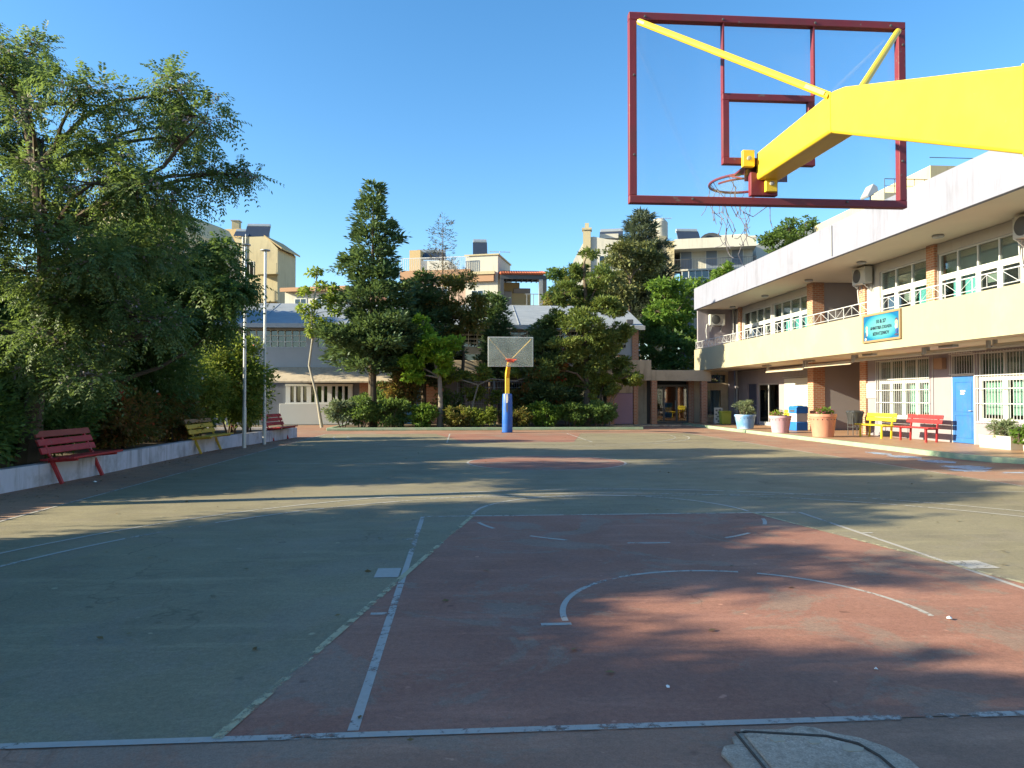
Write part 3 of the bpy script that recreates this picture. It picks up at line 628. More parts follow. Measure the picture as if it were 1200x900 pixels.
def curtain(par, y0, y1, z0, z1, m, x=15.22):
    mb = MB(); n = max(6, int((y1 - y0) / .035)); ph = random.random() * 6
    vs = []
    for i in range(n + 1):
        y = y0 + (y1 - y0) * i / n; d = .022 * math.sin(i * 1.1 + ph) + .012 * math.sin(i * 2.7)
        vs += [(x + d, y, z0), (x + d * .6, y, z1)]
    mb.add(vs, [(2 * i, 2 * i + 2, 2 * i + 3, 2 * i + 1) for i in range(n)]); mb.build('curtain', m, par)
def xwindow(par, y0, y1, z0, z1, zt, ncol, lower, upper, grille=False, fw=.07):
    """window in the wall x=WX; zt = transom height; lower/upper: what hangs behind each light"""
    mb = MB(); xa, xb = WX + .05, WX + .13
    mb.box(xa, xb, y0, y0 + fw, z0, z1); mb.box(xa, xb, y1 - fw, y1, z0, z1)
    mb.box(xa + .002, xb - .002, y0 + fw, y1 - fw, z0, z0 + fw); mb.box(xa + .002, xb - .002, y0 + fw, y1 - fw, z1 - fw * .7, z1)
    mb.box(xa - .006, xb - .004, y0 + fw, y1 - fw, zt - .06, zt + .06)
    w = (y1 - y0) / ncol
    for i in range(1, ncol): mb.box(xa - .004, xb - .006, y0 + i * w - .055, y0 + i * w + .055, z0 + fw, zt - .06); mb.box(xa - .003, xb - .006, y0 + i * w - .028, y0 + i * w + .028, zt + .06, z1 - fw * .7)
    for i in range(ncol):                                        # sash frames
        a = y0 + i * w + .055; b = y0 + (i + 1) * w - .055
        for q in (a, b - .045): mb.box(xa + .008, xb - .02, q, q + .045, z0 + fw, zt - .06)
        mb.box(xa + .010, xb - .022, a + .045, b - .045, zt - .12, zt - .06)
    w_ = mb.build('window', M['white_alu'], par, smooth=False)
    mb = MB()
    for i in range(ncol):
        a = y0 + i * w + .03; b = y0 + (i + 1) * w - .03
        mb.box(WX + .085, WX + .091, a, b, z0 + .02, zt - .05); mb.box(WX + .085, WX + .091, a, b, zt + .05, z1 - .02)
    mb.build('pane', M['glass'], w_, smooth=False)
    for i, k in enumerate(lower):
        a = y0 + i * w + .06; b = y0 + (i + 1) * w - .06
        if k == 't': curtain(w_, a, b, z0 + .03, zt - .1, M['curtain'])
        elif k == 'h': curtain(w_, a + (b - a) * .05, a + (b - a) * .55, z0 + .03, zt - .1, M['curtain'])
        elif k == 'm': curtain(w_, a, b, z0 + .18, zt - .1, M['mint_curtain'])
        elif k == 'n': curtain(w_, a, a + (b - a) * .62, z0 + .03, zt - .1, M['mint_curtain'])
        elif k == 'b': mb = MB(); mb.box(15.3, 15.315, a, b, z0 + .05, zt - .1); mb.build('blind', M['blue_blind'], w_, smooth=False)
        elif k == 'g': mb = MB(); mb.box(15.3, 15.315, a, b, zt - .45, zt - .1); mb.build('blind', M['blind'], w_, smooth=False)
    if upper: mb = MB(); mb.box(15.26, 15.275, y0 + .06, y1 - .06, zt + .07, z1 - .03); mb.build('blind', M['blind'], w_, smooth=False)
    if grille:
        mb = MB(); gx = WX - .05; k = int((y1 - y0 + .1) / .112)
        for i in range(k + 1): y = y0 - .05 + (y1 - y0 + .1) * i / k; mb.tube([(gx, y, z0 - .06), (gx, y, z1 + .02)], .0085, 5)
        for z in (z0 - .04, z0 + .5, zt - .35, zt + .03, z1 - .02): mb.bar((gx, y0 - .06, z), (gx, y1 + .06, z), .012, .022)
        mb.build('grille', M['white_metal'], w_)
    return w_
# y runs away from the camera, so the first light listed is the nearest one
xwindow(B, 33.9, 37.3, 3.35, 6.0, 5.28, 4, ['g', 'g', 'b', 'b'], True)
xwindow(B, 30.0, 33.65, 3.35, 6.0, 5.28, 4, ['t', 't', 't', ''], True)
xwindow(B, 22.05, 24.75, 3.35, 6.0, 5.28, 3, ['t', 'g', 'b'], True)
xwindow(B, 18.2, 21.58, 3.35, 6.0, 5.28, 4, ['', 'g', 't', 'h'], True)
xwindow(B, 13.2, 17.4, 3.35, 6.0, 5.28, 4, ['t', '', 't', ''], True)
xwindow(B, 22.05, 24.9, .82, 2.8, 2.1, 4, ['m', 'm', 'n', ''], True, True)
xwindow(B, 15.9, 19.9, .82, 2.8, 2.1, 4, ['m', 'm', 'm', 'm'], True, True)
xwindow(B, 10.5, 15.2, .82, 2.8, 2.1, 4, ['m', '', 'm', 'n'], True, True)
# blue door with transom
mb = MB(); mb.box(WX + .02, WX + .08, 20.07, 20.99, .13, 2.13)
for a, b in ((.28, .98), (1.06, 1.98)):
    for q in ((20.16, 20.19, a, b), (20.87, 20.9, a, b), (20.19, 20.87, a, a + .03), (20.19, 20.87, b - .03, b)): mb.box(WX + .005, WX + .0195, *q)
d = mb.build('door', M['blue_door'], B, bevel=.004)
mb = MB(); mb.tube([(WX + .02, 20.13, 1.1), (WX - .03, 20.13, 1.1), (WX - .03, 20.24, 1.1)], .011, 6); mb.build('handle', M['grey_metal'], d)
mb = MB(); mb.box(WX - .0, WX + .019, 20.42, 20.62, 1.66, 1.71); mb.box(WX - .0, WX + .019, 20.46, 20.62, 1.59, 1.63); mb.build('door_plate', M['paper'], d)
mb = MB(); mb.box(WX + .01, WX + .1, 20.02, 20.07, .12, 2.8); mb.box(WX + .01, WX + .1, 20.99, 21.04, .12, 2.8); mb.box(WX + .011, WX + .1, 20.07, 20.99, 2.14, 2.2); mb.box(WX + .011, WX + .1, 20.07, 20.99, 2.75, 2.8)
f = mb.build('door_frame', M['white_alu'], B, smooth=False)
mb = MB(); mb.box(15.08, 15.086, 20.07, 20.99, 2.2, 2.75); mb.build('pane', M['glass'], f)
mb = MB()
for i in range(10): mb.tube([(WX - .05, 20.05 + i * .108, 2.17), (WX - .05, 20.05 + i * .108, 2.86)], .0085, 5)
for z in (2.2, 2.82): mb.bar((WX - .05, 20.0, z), (WX - .05, 21.06, z), .012, .02)
mb.build('grille', M['white_metal'], f)
# far ground floor: white panel under a grille, glass door, dark door
mb = MB(); mb.box(WX - .05, WX - .004, 29.95, 32.35, .5, 2.36); mb.build('shutter', M['white_panel'], B, bevel=.006)
mb = MB()
for i in range(20): mb.tube([(WX - .04, 29.95 + i * .13, 2.4), (WX - .04, 29.95 + i * .13, 2.9)], .007, 5)
mb.bar((WX - .04, 29.9, 2.42), (WX - .04, 32.5, 2.42), .02, .03); mb.bar((WX - .04, 29.9, 2.88), (WX - .04, 32.5, 2.88), .02, .03); mb.build('grille', M['grey_metal'], B)
mb = MB()
for y in (33.0, 34.2, 35.33): mb.box(WX + .03, WX + .1, y, y + .07, .12, 2.2)
mb.box(WX + .031, WX + .099, 33.07, 35.33, 2.12, 2.2); mb.box(WX + .031, WX + .099, 33.07, 35.33, .12, .3)
d = mb.build('glass_door', M['grey_metal'], B, smooth=False)
mb = MB(); mb.box(WX + .06, WX + .066, 33.03, 35.36, .2, 2.15); mb.build('pane', M['dark_glass'], d)
mb = MB(); mb.box(WX + .06, WX + .11, 35.6, 36.7, .12, 2.2); d = mb.build('door', pmat('navy_door', (.05, .06, .10), .5), B, bevel=.005); d['label'] = 'dark navy door'
mb = MB(); mb.tube([(WX + .06, 35.72, 1.1), (WX + .01, 35.72, 1.1), (WX + .01, 35.85, 1.1)], .011, 6); mb.build('handle', M['grey_metal'], d)
for pa, pb, r in (((14.9, 37.95, .13), (14.9, 37.95, 2.96), .045), ((14.85, 38.3, 3.3), (14.85, 38.3, 6.35), .045), ((BX - .035, 23.9, 6.4), (BX - .035, 23.9, 7.45), .02)): mb = MB(); mb.tube([pa, pb], r, 8); mb.build('downpipe', M['grey_metal'], B)
mb = MB(); mb.box(WX - .16, WX - .002, 21.22, 21.62, 2.38, 2.72); mb.build('meter_box', pmat('copper_box', (.26, .17, .12), .6), B, bevel=.01)
mb = MB()                                                         # cables along the wall under the gallery
mb.tube([(WX - .03, YN, 2.9), (WX - .03, 20, 2.88), (WX - .03, 28, 2.9), (WX - .03, 38, 2.87)], .012, 5); mb.tube([(WX - .02, 24.98, .5), (WX - .02, 24.98, 2.9)], .012, 5); mb.tube([(WX - .02, 21.85, .5), (WX - .02, 21.85, 2.9)], .012, 5); mb.build('cable', M['grey_metal'], B)

# rolled awnings hung under the gallery
names = [('first', 14.0, 17.45, 2.86), ('second', 17.6, 20.1, 2.85), ('third', 20.2, 23.9, 2.84), ('fourth', 24.05, 27.5, 2.78), ('fifth', 27.6, 31.1, 2.72)]
lab = ['rolled tan awning under the gallery nearest the camera, cut by the photo edge', 'rolled tan awning in front of the big barred window right of the blue door', 'rolled tan awning running from the blue door over the red bench', 'rolled tan awning over the yellow bench and the stair passage', 'rolled tan awning over the white shutter, farthest along the gallery']
for (nm, y0, y1, z), lb in zip(names, lab):
    t = thing('awning', lb, 'awning', (13.6, (y0 + y1) / 2, z - .1), 0, 'rolled awnings under the gallery')
    mb = MB(); mb.tube([(13.6, y0 + .06, z - .04), (13.6, (y0 + y1) / 2, z - .05), (13.6, y1 - .06, z - .04)], .055, 10); mb.build('fabric_roll', M['awning'], t)
    mb = MB(); mb.bar((13.53, y0 + .02, z - .1), (13.53, y1 - .02, z - .1), .025, .045); mb.build('front_bar', M['awning'], t)
    for y in (y0 + .04, y1 - .04): mb = MB(); mb.box(13.56, 13.66, y - .03, y + .03, z - .07, 2.968); mb.build('bracket', M['grey_metal'], t)

def aircon(label, c, facing):
    """outdoor unit; c is the centre of its back; facing '-x' or '-y'"""
    t = thing('air_conditioner', label, 'air conditioner', c, R(90) if facing == '-y' else 0, 'air conditioners on the school wall')
    mb = MB(); mb.box(-.32, -.02, -.42, .42, -.3, .3); mb.build('casing', M['apt_white'] if 0 else M['white_panel'], t, bevel=.02, local=True)
    mb = MB(); mb.lathe([(.25, 0), (.25, .012), (.23, .02), (.03, .022)], (0, 0, 0), 24); mb.v = [(-.322 - z, x * 1. + .1, y) for x, y, z in mb.v]
    g = mb.build('fan_grille', M['dark_metal'], t, local=True)
    mb = MB()
    for y in (-.3, .3): mb.bar((.0, y, -.32), (-.34, y, -.32), .03, .035); mb.bar((-.005, y, -.32), (-.005, y, -.62), .035, .03); mb.bar((-.3, y, -.33), (-.02, y, -.58), .02, .02)
    mb.build('bracket', M['grey_metal'], t, local=True)
    mb = MB(); mb.tube([(-.1, .43, -.2), (-.06, .52, -.25), (-.02, .55, -.6), (-.015, .5, -1.0)], .02, 6); mb.build('hose', M['white_metal'], t, local=True)
    return t
aircon('air conditioner hung on the upper wall above the stair passage column', (14.93, 25.45, 5.98), '-x')
aircon('large round-fan air conditioner at the right photo edge under the roof', (14.93, 17.6, 5.98), '-x')
aircon('air conditioner on the far end wall of the upper gallery', (13.95, 38.53, 5.75), '-y')

# school sign on the parapet
m, nt, out = newmat('sign_print'); v = objvec(nt)
sp = nt.nodes.new('ShaderNodeSeparateXYZ'); nt.links.new(v, sp.inputs[0])
q = mathn(nt, 'ADD', mathn(nt, 'POWER', mathn(nt, 'DIVIDE', sp.outputs[1], .95), 2.), mathn(nt, 'POWER', mathn(nt, 'DIVIDE', sp.outputs[2], .42), 2.))
c = ramp(nt, q, [(.0, (.10, .27, .29)), (.45, (.06, .25, .29)), (.9, (.008, .16, .27)), (1., (.004, .10, .24))])
p = nt.nodes.new('ShaderNodeBsdfPrincipled'); nt.links.new(c, p.inputs['Base Color']); p.inputs['Roughness'].default_value = .4; nt.links.new(p.outputs[0], out.inputs[0])
SGY, SGZ = 21.0, 3.655
t = thing('school_sign', 'turquoise school name sign in a wooden frame on the cream parapet', 'sign', (BX - .03, SGY, SGZ))
mb = MB(); mb.box(-.012, .025, -.92, .92, -.38, .38); mb.build('panel', m, t, local=True)
mb = MB()
for a in ((-.99, .99, .381, .445), (-.99, .99, -.445, -.381), (-.99, -.921, -.381, .381), (.921, .99, -.381, .381)): mb.box(-.03, .027, *a)
mb.build('frame', pmat('sign_wood', (.28, .18, .09), .6), t, bevel=.006, local=True)
ink = pmat('sign_ink', (.008, .02, .04), .6, 0, 1, 0)
def text_mesh(name, body, size, m, parent, loc, rot, extrude=.002, width=None):
    cu = bpy.data.curves.new('text', 'FONT'); cu.body = body; cu.size = size; cu.align_x = 'CENTER'; cu.align_y = 'CENTER'; cu.extrude = extrude; cu.offset = size * .035
    to = bpy.data.objects.new('text', cu); COL.objects.link(to); bpy.context.view_layer.update()
    me = bpy.data.meshes.new_from_object(to.evaluated_get(bpy.context.evaluated_depsgraph_get()))
    bpy.data.objects.remove(to); bpy.data.curves.remove(cu)
    me.name = name; me.materials.clear(); me.materials.append(m)
    if width:
        xs = [q.co.x for q in me.vertices]; k = width / (max(xs) - min(xs))
        for q in me.vertices: q.co.x *= k
    o = bpy.data.objects.new(name, me); o.location = loc; o.rotation_euler = rot; link(o, parent); return o
ROT = (R(90), 0, R(-90))
for body, z, s, w in (('10 & 27', .17, .15, .50), ('ΔΗΜΟΤΙΚΑ ΣΧΟΛΕΙΑ', -.02, .12, 1.12), ('ΚΕΡΑΤΣΙΝΙΟΥ', -.2, .125, .86)): text_mesh('lettering', body, s, ink, t, (-.0155, -.0, z), ROT, width=w)
skin = pmat('sign_picture_cream', (.40, .29, .2), .6, 0, 1, 0); hair = pmat('sign_picture_dark', (.06, .05, .09), .6, 0, 1, 0); shirt = pmat('sign_picture_white', (.38, .38, .36), .6, 0, 1, 0); trous = pmat('sign_picture_blue', (.03, .06, .2), .6, 0, 1, 0)
def blob(mb, y, z, ry, rz, x): mb.prism([(y + ry * math.cos(i * .3927), z + rz * math.sin(i * .3927)) for i in range(16)], x, x - .003, 'x')
for nm, parts in (('picture', [(skin, .76, .02, .055, .06), (shirt, .75, -.13, .065, .11), (hair, .79, -.2, .03, .1), (shirt, .8, -.33, .06, .04)]),
                  ('picture', [(hair, -.79, .14, .07, .055), (skin, -.79, .06, .07, .08), (shirt, -.79, -.06, .07, .08), (skin, -.85, -.03, .03, .08), (trous, -.81, -.19, .06, .07), (hair, -.8, -.3, .09, .03)])):
    for i, (mm, y, z, ry, rz) in enumerate(parts):
        mb = MB(); blob(mb, y, z, ry, rz, -.0125 - .0032 * i); mb.build(nm, mm, t, local=True)

# notice on the wall, floodlight on the roof edge
t = thing('notice_board', 'white blank notice board on the wall left of the barred window', 'notice board', (WX - .02, 25.36, 1.74))
mb = MB(); mb.box(-.02, .017, -.36, .36, -.24, .24); mb.build('board', M['paper'], t, bevel=.004, local=True)
mb = MB()
for a in ((-.39, .39, .24, .27), (-.39, .39, -.27, -.24), (-.39, -.36, -.24, .24), (.36, .39, -.24, .24)): mb.box(-.03, .018, *a)
mb.build('frame', M['white_alu'], t, local=True)
t = thing('floodlight', 'grey floodlight on a bracket at the school roof edge behind the backboard', 'floodlight', (13.0, 21.9, 7.5))
mb = MB(); mb.tube([(0, 0, 0), (0, 0, .42)], .025, 8); mb.bar((0, -.17, .42), (0, .17, .42), .03, .02); mb.bar((0, -.17, .42), (-.05, -.17, .6), .03, .012); mb.bar((0, .17, .42), (-.05, .17, .6), .03, .012); mb.build('bracket', M['grey_metal'], t, local=True)
mb = MB(); mb.prism([(-.22, .38), (-.17, .33), (.14, .52), (.12, .66), (-.02, .76)], -.21, .21, 'y'); mb.build('housing', M['grey_metal'], t, bevel=.01, local=True)
mb = MB(); mb.add([(-.225, -.18, .395), (-.225, .18, .395), (-.032, .18, .745), (-.032, -.18, .745)], [(0, 1, 2, 3)]); mb.build('lens', M['white_panel'], t, local=True)
# ------------------------------------------------------------------ basketball hoops
def hoop(label, loc, rz, zb, zt, D, frame_m, poly_m, arm_m, steel_frame, net):
    """origin on the ground under the backboard; +y towards the court, pole at y=-D"""
    t = thing('basketball_hoop', label, 'basketball hoop', loc, rz, 'basketball hoops'); W = .9; L = dict(parent=t, local=True)
    zi0, zi1 = zb + .26, zb + .71
    mb = MB(); b = .048 if steel_frame else .035; dp = .05 if steel_frame else .03
    mb.box(-W, W, -dp, 0, zb, zb + b); mb.box(-W, W, -dp, 0, zt - b, zt); mb.box(-W, -W + b, -dp + .001, -.001, zb + b, zt - b); mb.box(W - b, W, -dp + .001, -.001, zb + b, zt - b)
    mb.build('backboard_frame', frame_m, bevel=.004, **L)
    mb = MB(); mb.box(-W + .02, W - .02, .001, .013, zb + .02, zt - .02); mb.build('backboard', poly_m, smooth=False, **L)
    if steel_frame:
        mb = MB(); c = .042
        mb.box(-.3, .3, -.04, -.001, zi0, zi0 + c); mb.box(-.3, .3, -.04, -.001, zi1 - c, zi1); mb.box(-.3, -.3 + c, -.039, -.002, zi0 + c, zi1 - c); mb.box(.3 - c, .3, -.039, -.002, zi0 + c, zi1 - c)
        mb.build('target_frame', frame_m, bevel=.003, **L)
        for s in (-1, 1): mb = MB(); mb.box(s * .295 - .005, s * .295 + .005, -.045, -.002, zi1, zt - b); mb.build('stiffener', frame_m, **L)
        for x, z in [(-.8, zt - .03), (-.3, zt - .03), (.3, zt - .03), (.8, zt - .03), (-.87, zb + .3), (-.87, zb + .8), (.87, zb + .3), (.87, zb + .8), (-.5, zb + .03), (.5, zb + .03), (.88, zt - .15)]:
            mb = MB(); k = MB(); k.lathe([(.008, 0), (.008, .006), (.004, .008)], (0, 0, 0), 8); mb.add([(x + p[0], -dp - p[2], z + p[1]) for p in k.v], k.f); mb.build('bolt', M['dark_metal'], **L)
        mb = MB(); mb.box(-.125, .05, -.047, -.003, zb + .062, zb + .21); mb.build('rim_plate', frame_m, bevel=.004, **L)
        for x, z in ((-.145, zi0 + .025), (.0, zb + .13)):
            mb = MB(); mb.box(x - .04, x + .035, -.075, -.041 if z > zb + .2 else -.048, z - .05, z + .055); bb = mb.build('bracket', arm_m, bevel=.004, **L)
            mb = MB(); k = MB(); k.lathe([(.014, 0), (.014, .012), (.007, .014)], (0, 0, 0), 8); mb.add([(x - .003 + p[0], -.075 - p[2], z + p[1]) for p in k.v], k.f); mb.build('bolt', M['grey_metal'], parent=bb, local=True)
    # cranked arm
    za = zb + .16; poly = [(-.03, za), (-.93, za - .03), (-2.19, za - .57), (-D - .05, za - .57 - .44 * (D - 2.14)), (-D - .05, za - .27 - .37 * (D - 2.14)), (-2.19, za - .27), (-1.06, za + .15), (-.97, za + .17), (-.03, za + .175)]
    if D < 2.6: poly = [(-.03, za), (-.93, za - .03), (-D - .08, za - .03 - .44 * (D - .85)), (-D - .08, za + .25 - .37 * (D - .85)), (-.97, za + .17), (-.03, za + .175)]
    mb = MB(); mb.prism(poly, -.085, .065, 'x'); mb.build('arm', arm_m, bevel=.014, **L)
    for y0, zz0, zz1 in ((-.95, za - .034, za + .172), (-2.19 if D > 2.6 else -1.6, za - .574 if D > 2.6 else za - .37, za - .266 if D > 2.6 else za - .05)):   # weld seams
        mb = MB(); r0 = .004
        for x in (-.0865, .0665): mb.tube([(x, y0, zz0), (x, y0, (zz0 + zz1) / 2 + .003), (x, y0, zz1)], r0, 6)
        mb.tube([(-.085, y0, zz0), (.065, y0, zz0)], r0, 6); mb.build('weld_seam', arm_m, **L)
    ztop = za - .40 - .4 * (D - 2.14)
    mb = MB(); mb.box(-.1, .08, -D - .12, -D + .12, .012, ztop + .12); mb.build('pole', arm_m, bevel=.015, **L)
    mb = MB(); mb.box(-.25, .25, -D - .25, -D + .25, 0, .012); mb.build('base_plate', M['dark_metal'], **L)
    for s in (-1, 1):
        mb = MB(); e = (s * (W - .06), -dp - .012, zt - .07); st = (s * .07 - .01, -.93, za + .16)
        mb.tube([st, e], .019, 10); v = (Vector(st) - Vector(e)).normalized(); mb.bar(Vector(st) - v * .02, Vector(st) - v * .14, .046, .02); mb.bar(Vector(e) - Vector((0, -.0, 0)), Vector(e) + v * .06, .04, .014)
        mb.build('brace', arm_m, **L)
    # padding
    pad = MB(); pad.lathe([(.215, .015), (.222, .03), (.222, .9), (.216, 1.3), (.206, 1.62), (.19, 1.655), (.12, 1.66)], (-.01, -D, 0), 28); pd = pad.build('padding', M['pad_blue'], **L)
    # ring and what is left of the net
    zr = zb + .27; cy = .39; mb = MB()
    mb.tube([(.225 * math.cos(R(a)) - 0., cy + .225 * math.sin(R(a)), zr) for a in range(0, 361, 10)], .0095, 8, False)
    mb.tube([(.212 * math.cos(R(a)) - 0., cy + .212 * math.sin(R(a)), zr - .028) for a in range(200, 341, 10)], .007, 6, False)
    mb.bar((-.12, .015, zr - .005), (-.12, cy - .19, zr - .005), .04, .012); mb.bar((.12, .015, zr - .005), (.12, cy - .19, zr - .005), .04, .012); mb.box(-.14, .14, .0135, .022, zr - .1, zr + .03)
    for s in (-1, 1): mb.tube([(s * .1, .02, zr - .09), (s * .16, cy - .16, zr)], .006, 6)
    rim = mb.build('rim', M['rim_red'] if steel_frame else pmat('rim_orange', (.5, .07, .04), .5), **L)
    if net:
        mb = MB(); rg = random.Random(3)
        for k in range(11):
            a = rg.uniform(0, 6.28); p = Vector((.225 * math.cos(a), cy + .225 * math.sin(a), zr)); pts = [p.copy()]
            ln = rg.randint(3, 8)
            for j in range(ln):
                tgt = Vector((-.03 + .03 * rg.uniform(-1, 1), cy, 0)); p = p + Vector(((tgt.x - p.x) * .16 + rg.uniform(-.035, .035), (tgt.y - p.y) * .16 + rg.uniform(-.035, .035), -rg.uniform(.035, .085))); pts.append(p.copy())
                if rg.random() < .5:
                    q = p + Vector((rg.uniform(-.07, .07), rg.uniform(-.07, .07), rg.uniform(-.09, .01))); mb.tube([p, (p + q) / 2 + Vector((0, 0, -.012)), q], .0022, 5)
                if rg.random() < .4: mb.lathe([(.002, -.012), (.006, 0), (.002, .012)], tuple(p), 6)
            mb.tube(pts, .0025, 5)
        p = Vector((.0, cy, zr - .2)); mb.tube([p, p + Vector((.07, 0, -.03)), p + Vector((.14, 0, .02)), p + Vector((.21, .02, .07))], .003, 5); mb.tube([p + Vector((.2, .02, .06)), p + Vector((.2, .02, -.04)), p + Vector((.21, .01, -.1))], .003, 5)
        mb.build('net', M['net'], parent=rim, local=True)
    return t, pd
hoop('red framed basketball hoop with thick yellow arm close overhead at upper right', (XC, YB + 1.2, 0), 0, 2.70, 3.90, 2.75, M['rim_red'], M['poly'], M['yellow'], True, True)
h2, pd = hoop('distant basketball hoop with clear scratched board and torn blue pole padding', (XC, YF - 1.2, 0), R(180), 2.72, 3.90, 2.2, M['white_metal'], M['poly_scratched'], M['yellow_old'], False, False)
mb = MB(); k = 14; cyl = lambda a, z, r: (-.01 + r * math.sin(a), -2.2 + r * math.cos(a), z)
mb.add([cyl(.13 + .17 * math.cos(i * 6.283 / k), 1.08 + .17 * math.sin(i * 6.283 / k) * (1.1 if i < 7 else 1.3), .2235) for i in range(k)], [tuple(range(k))]); mb.build('tear', M['dark_metal'], pd, local=True)
mb = MB(); mb.add([cyl(a, z, .2237 - .0 + .003) for a, z in ((-.02, 1.28), (.34, 1.26), (.4, 1.45), (.3, 1.63), (-.05, 1.64), (-.08, 1.42))], [(0, 1, 2, 3, 4, 5)]); mb.build('exposed_foam', M['foam'], pd, local=True)

# ------------------------------------------------------------------ benches
def wall_bench(label, loc, rz, m, m_top, ln=1.78):
    t = thing('bench', label, 'bench', loc, rz, 'benches along the garden wall'); L = dict(parent=t, local=True); h = ln / 2
    mb = MB()
    for i in range(4): y = -.06 + i * .145; mb.bar((-h + .02 * (i % 2), y, .425 + .012 * i), (h - .015 * (i % 3), y, .425 + .012 * i), .125, .035)
    mb.build('seat', m, bevel=.006, **L)
    mb = MB()
    for i in range(2): y, z = -.115 - .055 * i, .57 + .14 * i; mb.bar((-h, y, z), (h, y, z), .034, .118, (0, -.39, .92))
    bk = mb.build('backrest', m, bevel=.006, **L)
    mb = MB(); y, z = -.115 - .11, .57 + .28; mb.bar((-h - .01, y, z), (h - .02, y, z), .034, .115, (0, -.39, .92)); o = mb.build('backrest_plank', m_top, bevel=.006, **L); o['label'] = 'weathered top plank'
    for s in (-1, 1):
        x = s * (h - .2); mb = MB(); mb.bar((x, .14, .0), (x, -.065, .46), .055, .06, (1, 0, 0)); mb.bar((x, -.07, .47), (x, -.262, .9), .04, .05, (1, 0, 0)); mb.bar((x, -.09, .385), (x, .4, .425), .05, .05)
        mb.build('leg', m, bevel=.005, **L)
    return t
wall_bench('red wall bench with weathered plank back, nearest of the three along the garden wall', (-6.98, 13.55, .008), R(-90) , M['bench_red'], M['bench_red_old'])
wall_bench('ochre yellow bench fixed to the garden wall near the flagpoles', (-6.97, 20.2, .008), R(-90), M['bench_ochre'], pmat('bench_plank_brown', (.25, .15, .08), .8), 1.95)
wall_bench('small red bench half hidden behind the second flagpole at the wall end', (-6.46, 25.75, .008), R(-97), M['bench_red'], M['bench_red'], 1.75)
def iron_bench(label, loc, rz, m):
    t = thing('bench', label, 'bench', loc, rz, 'benches against the school wall'); L = dict(parent=t, local=True); h = .86
    mb = MB()
    for i in range(3): mb.bar((-h, .02 + .14 * i, .435), (h, .02 + .14 * i, .435), .125, .035)
    mb.build('seat', m, bevel=.006, **L)
    mb = MB()
    for i in range(2): mb.bar((-h, -.1 - .03 * i, .63 + .14 * i), (h, -.1 - .03 * i, .63 + .14 * i), .033, .125, (0, -.2, .98))
    mb.build('backrest', m, bevel=.006, **L)
    for s in (-1, 1):
        x = s * (h - .22)
        mb = MB(); mb.bar((x, .27, 0), (x, .27, .417), .05, .05); mb.build('leg', m, **L)
        mb = MB(); mb.bar((x, -.06, 0), (x, -.08, .43), .05, .05, (1, 0, 0)); mb.bar((x, -.082, .43), (x, -.15, .82), .045, .03, (1, 0, 0)); mb.bar((x, -.05, .4), (x, .245, .4), .04, .035); mb.build('leg', m, **L)
    return t
iron_bench('bright yellow bench against the school wall below the barred window', (14.3, 23.75, .12), R(90), M['bench_yellow'])
iron_bench('bright red bench against the school wall beside the blue door', (14.42, 21.62, .12), R(90), M['bench_red'])
iron_bench('yellow bench half hidden behind the pink flowerpot', (14.42, 30.6, .12), R(90), M['bench_yellow'])

# ------------------------------------------------------------------ flagpoles
def flagpole(label, x, y, h):
    t = thing('flagpole', label, 'flagpole', (x, y, .004), 0, 'flagpoles by the garden wall'); L = dict(parent=t, local=True)
    mb = MB(); mb.tube([(0, 0, 0), (0, 0, 1.2), (0, 0, 1.202), (0, 0, h)], [.06, .06, .047, .04], 14); mb.build('pole', M['galv'], **L)
    mb = MB(); mb.lathe([(.042, 0), (.15, .02), (.15, .05), (.03, .06)], (0, 0, h), 16); mb.build('cap', M['grey_metal'], **L)
    mb = MB(); mb.box(-.02, .02, -.075, -.045, 1.1, 1.3); mb.build('cleat', M['grey_metal'], **L)
    mb = MB(); mb.tube([(.02, -.062, 1.25), (.03, -.055, h * .6), (.02, -.06, h - .03)], .0045, 5); mb.build('halyard', M['white_metal'], **L)
flagpole('tall bare white flagpole between the ochre bench and the other flagpole', -6.4, 21.7, 5.98)
flagpole('bare white flagpole in front of the small red bench at the wall end', -6.25, 23.3, 6.15)

# ------------------------------------------------------------------ pots, planters, bins
def pot(label, x, y, r, h, m):
    t = thing('flowerpot', label, 'flowerpot', (x, y, .124), 0, 'big round flowerpots along the walkway kerb')
    mb = MB(); mb.lathe([(r * .74, 0), (r * .95, h * .86), (r * .96, h * .87), (r, h * .88), (r * 1.0, h), (r * .92, h), (r * .9, h * .85), (.01, h * .84)], (0, 0, 0), 36); mb.build('pot_body', m, t, local=True)
    mb = MB(); n = 18
    for i in range(n):
        a = 6.283 * i / n; q = r * .925; mb.bar((q * math.cos(a), q * math.sin(a), h * .74), (q * 1.015 * math.cos(a) * 1.0, q * 1.015 * math.sin(a), h * .79), .025, .02)
    mb.build('drain_slot', M['dark_metal'], t, local=True)
    mb = MB(); mb.lathe([(r * .9, 0), (r * .5, .03), (.01, .045)], (0, 0, h * .86), 24, False); mb.build('soil', M['soil'], t, local=True)
pot('pink round flowerpot with mixed low flowers on the walkway', 12.45, 27.3, .42, .66, M['pot_pink'])
pot('salmon orange flowerpot, biggest and nearest of the round pots', 12.62, 24.3, .46, .80, M['pot_salmon'])
pot('blue and white painted flowerpot with a bushy grey green plant', 12.5, 30.9, .46, .62, M['pot_blue'])
shrub('flowering_plant', 'low yellow green plant filling the pink flowerpot', (12.40, 27.38, .86), (.33, .3, .14), LF['young'], M['bark'], 'plant', n_per=420, L=.07, W=.04, k=26, flowers=(LF['pink_flower'], 10, .05), stems=3, ground=.72)
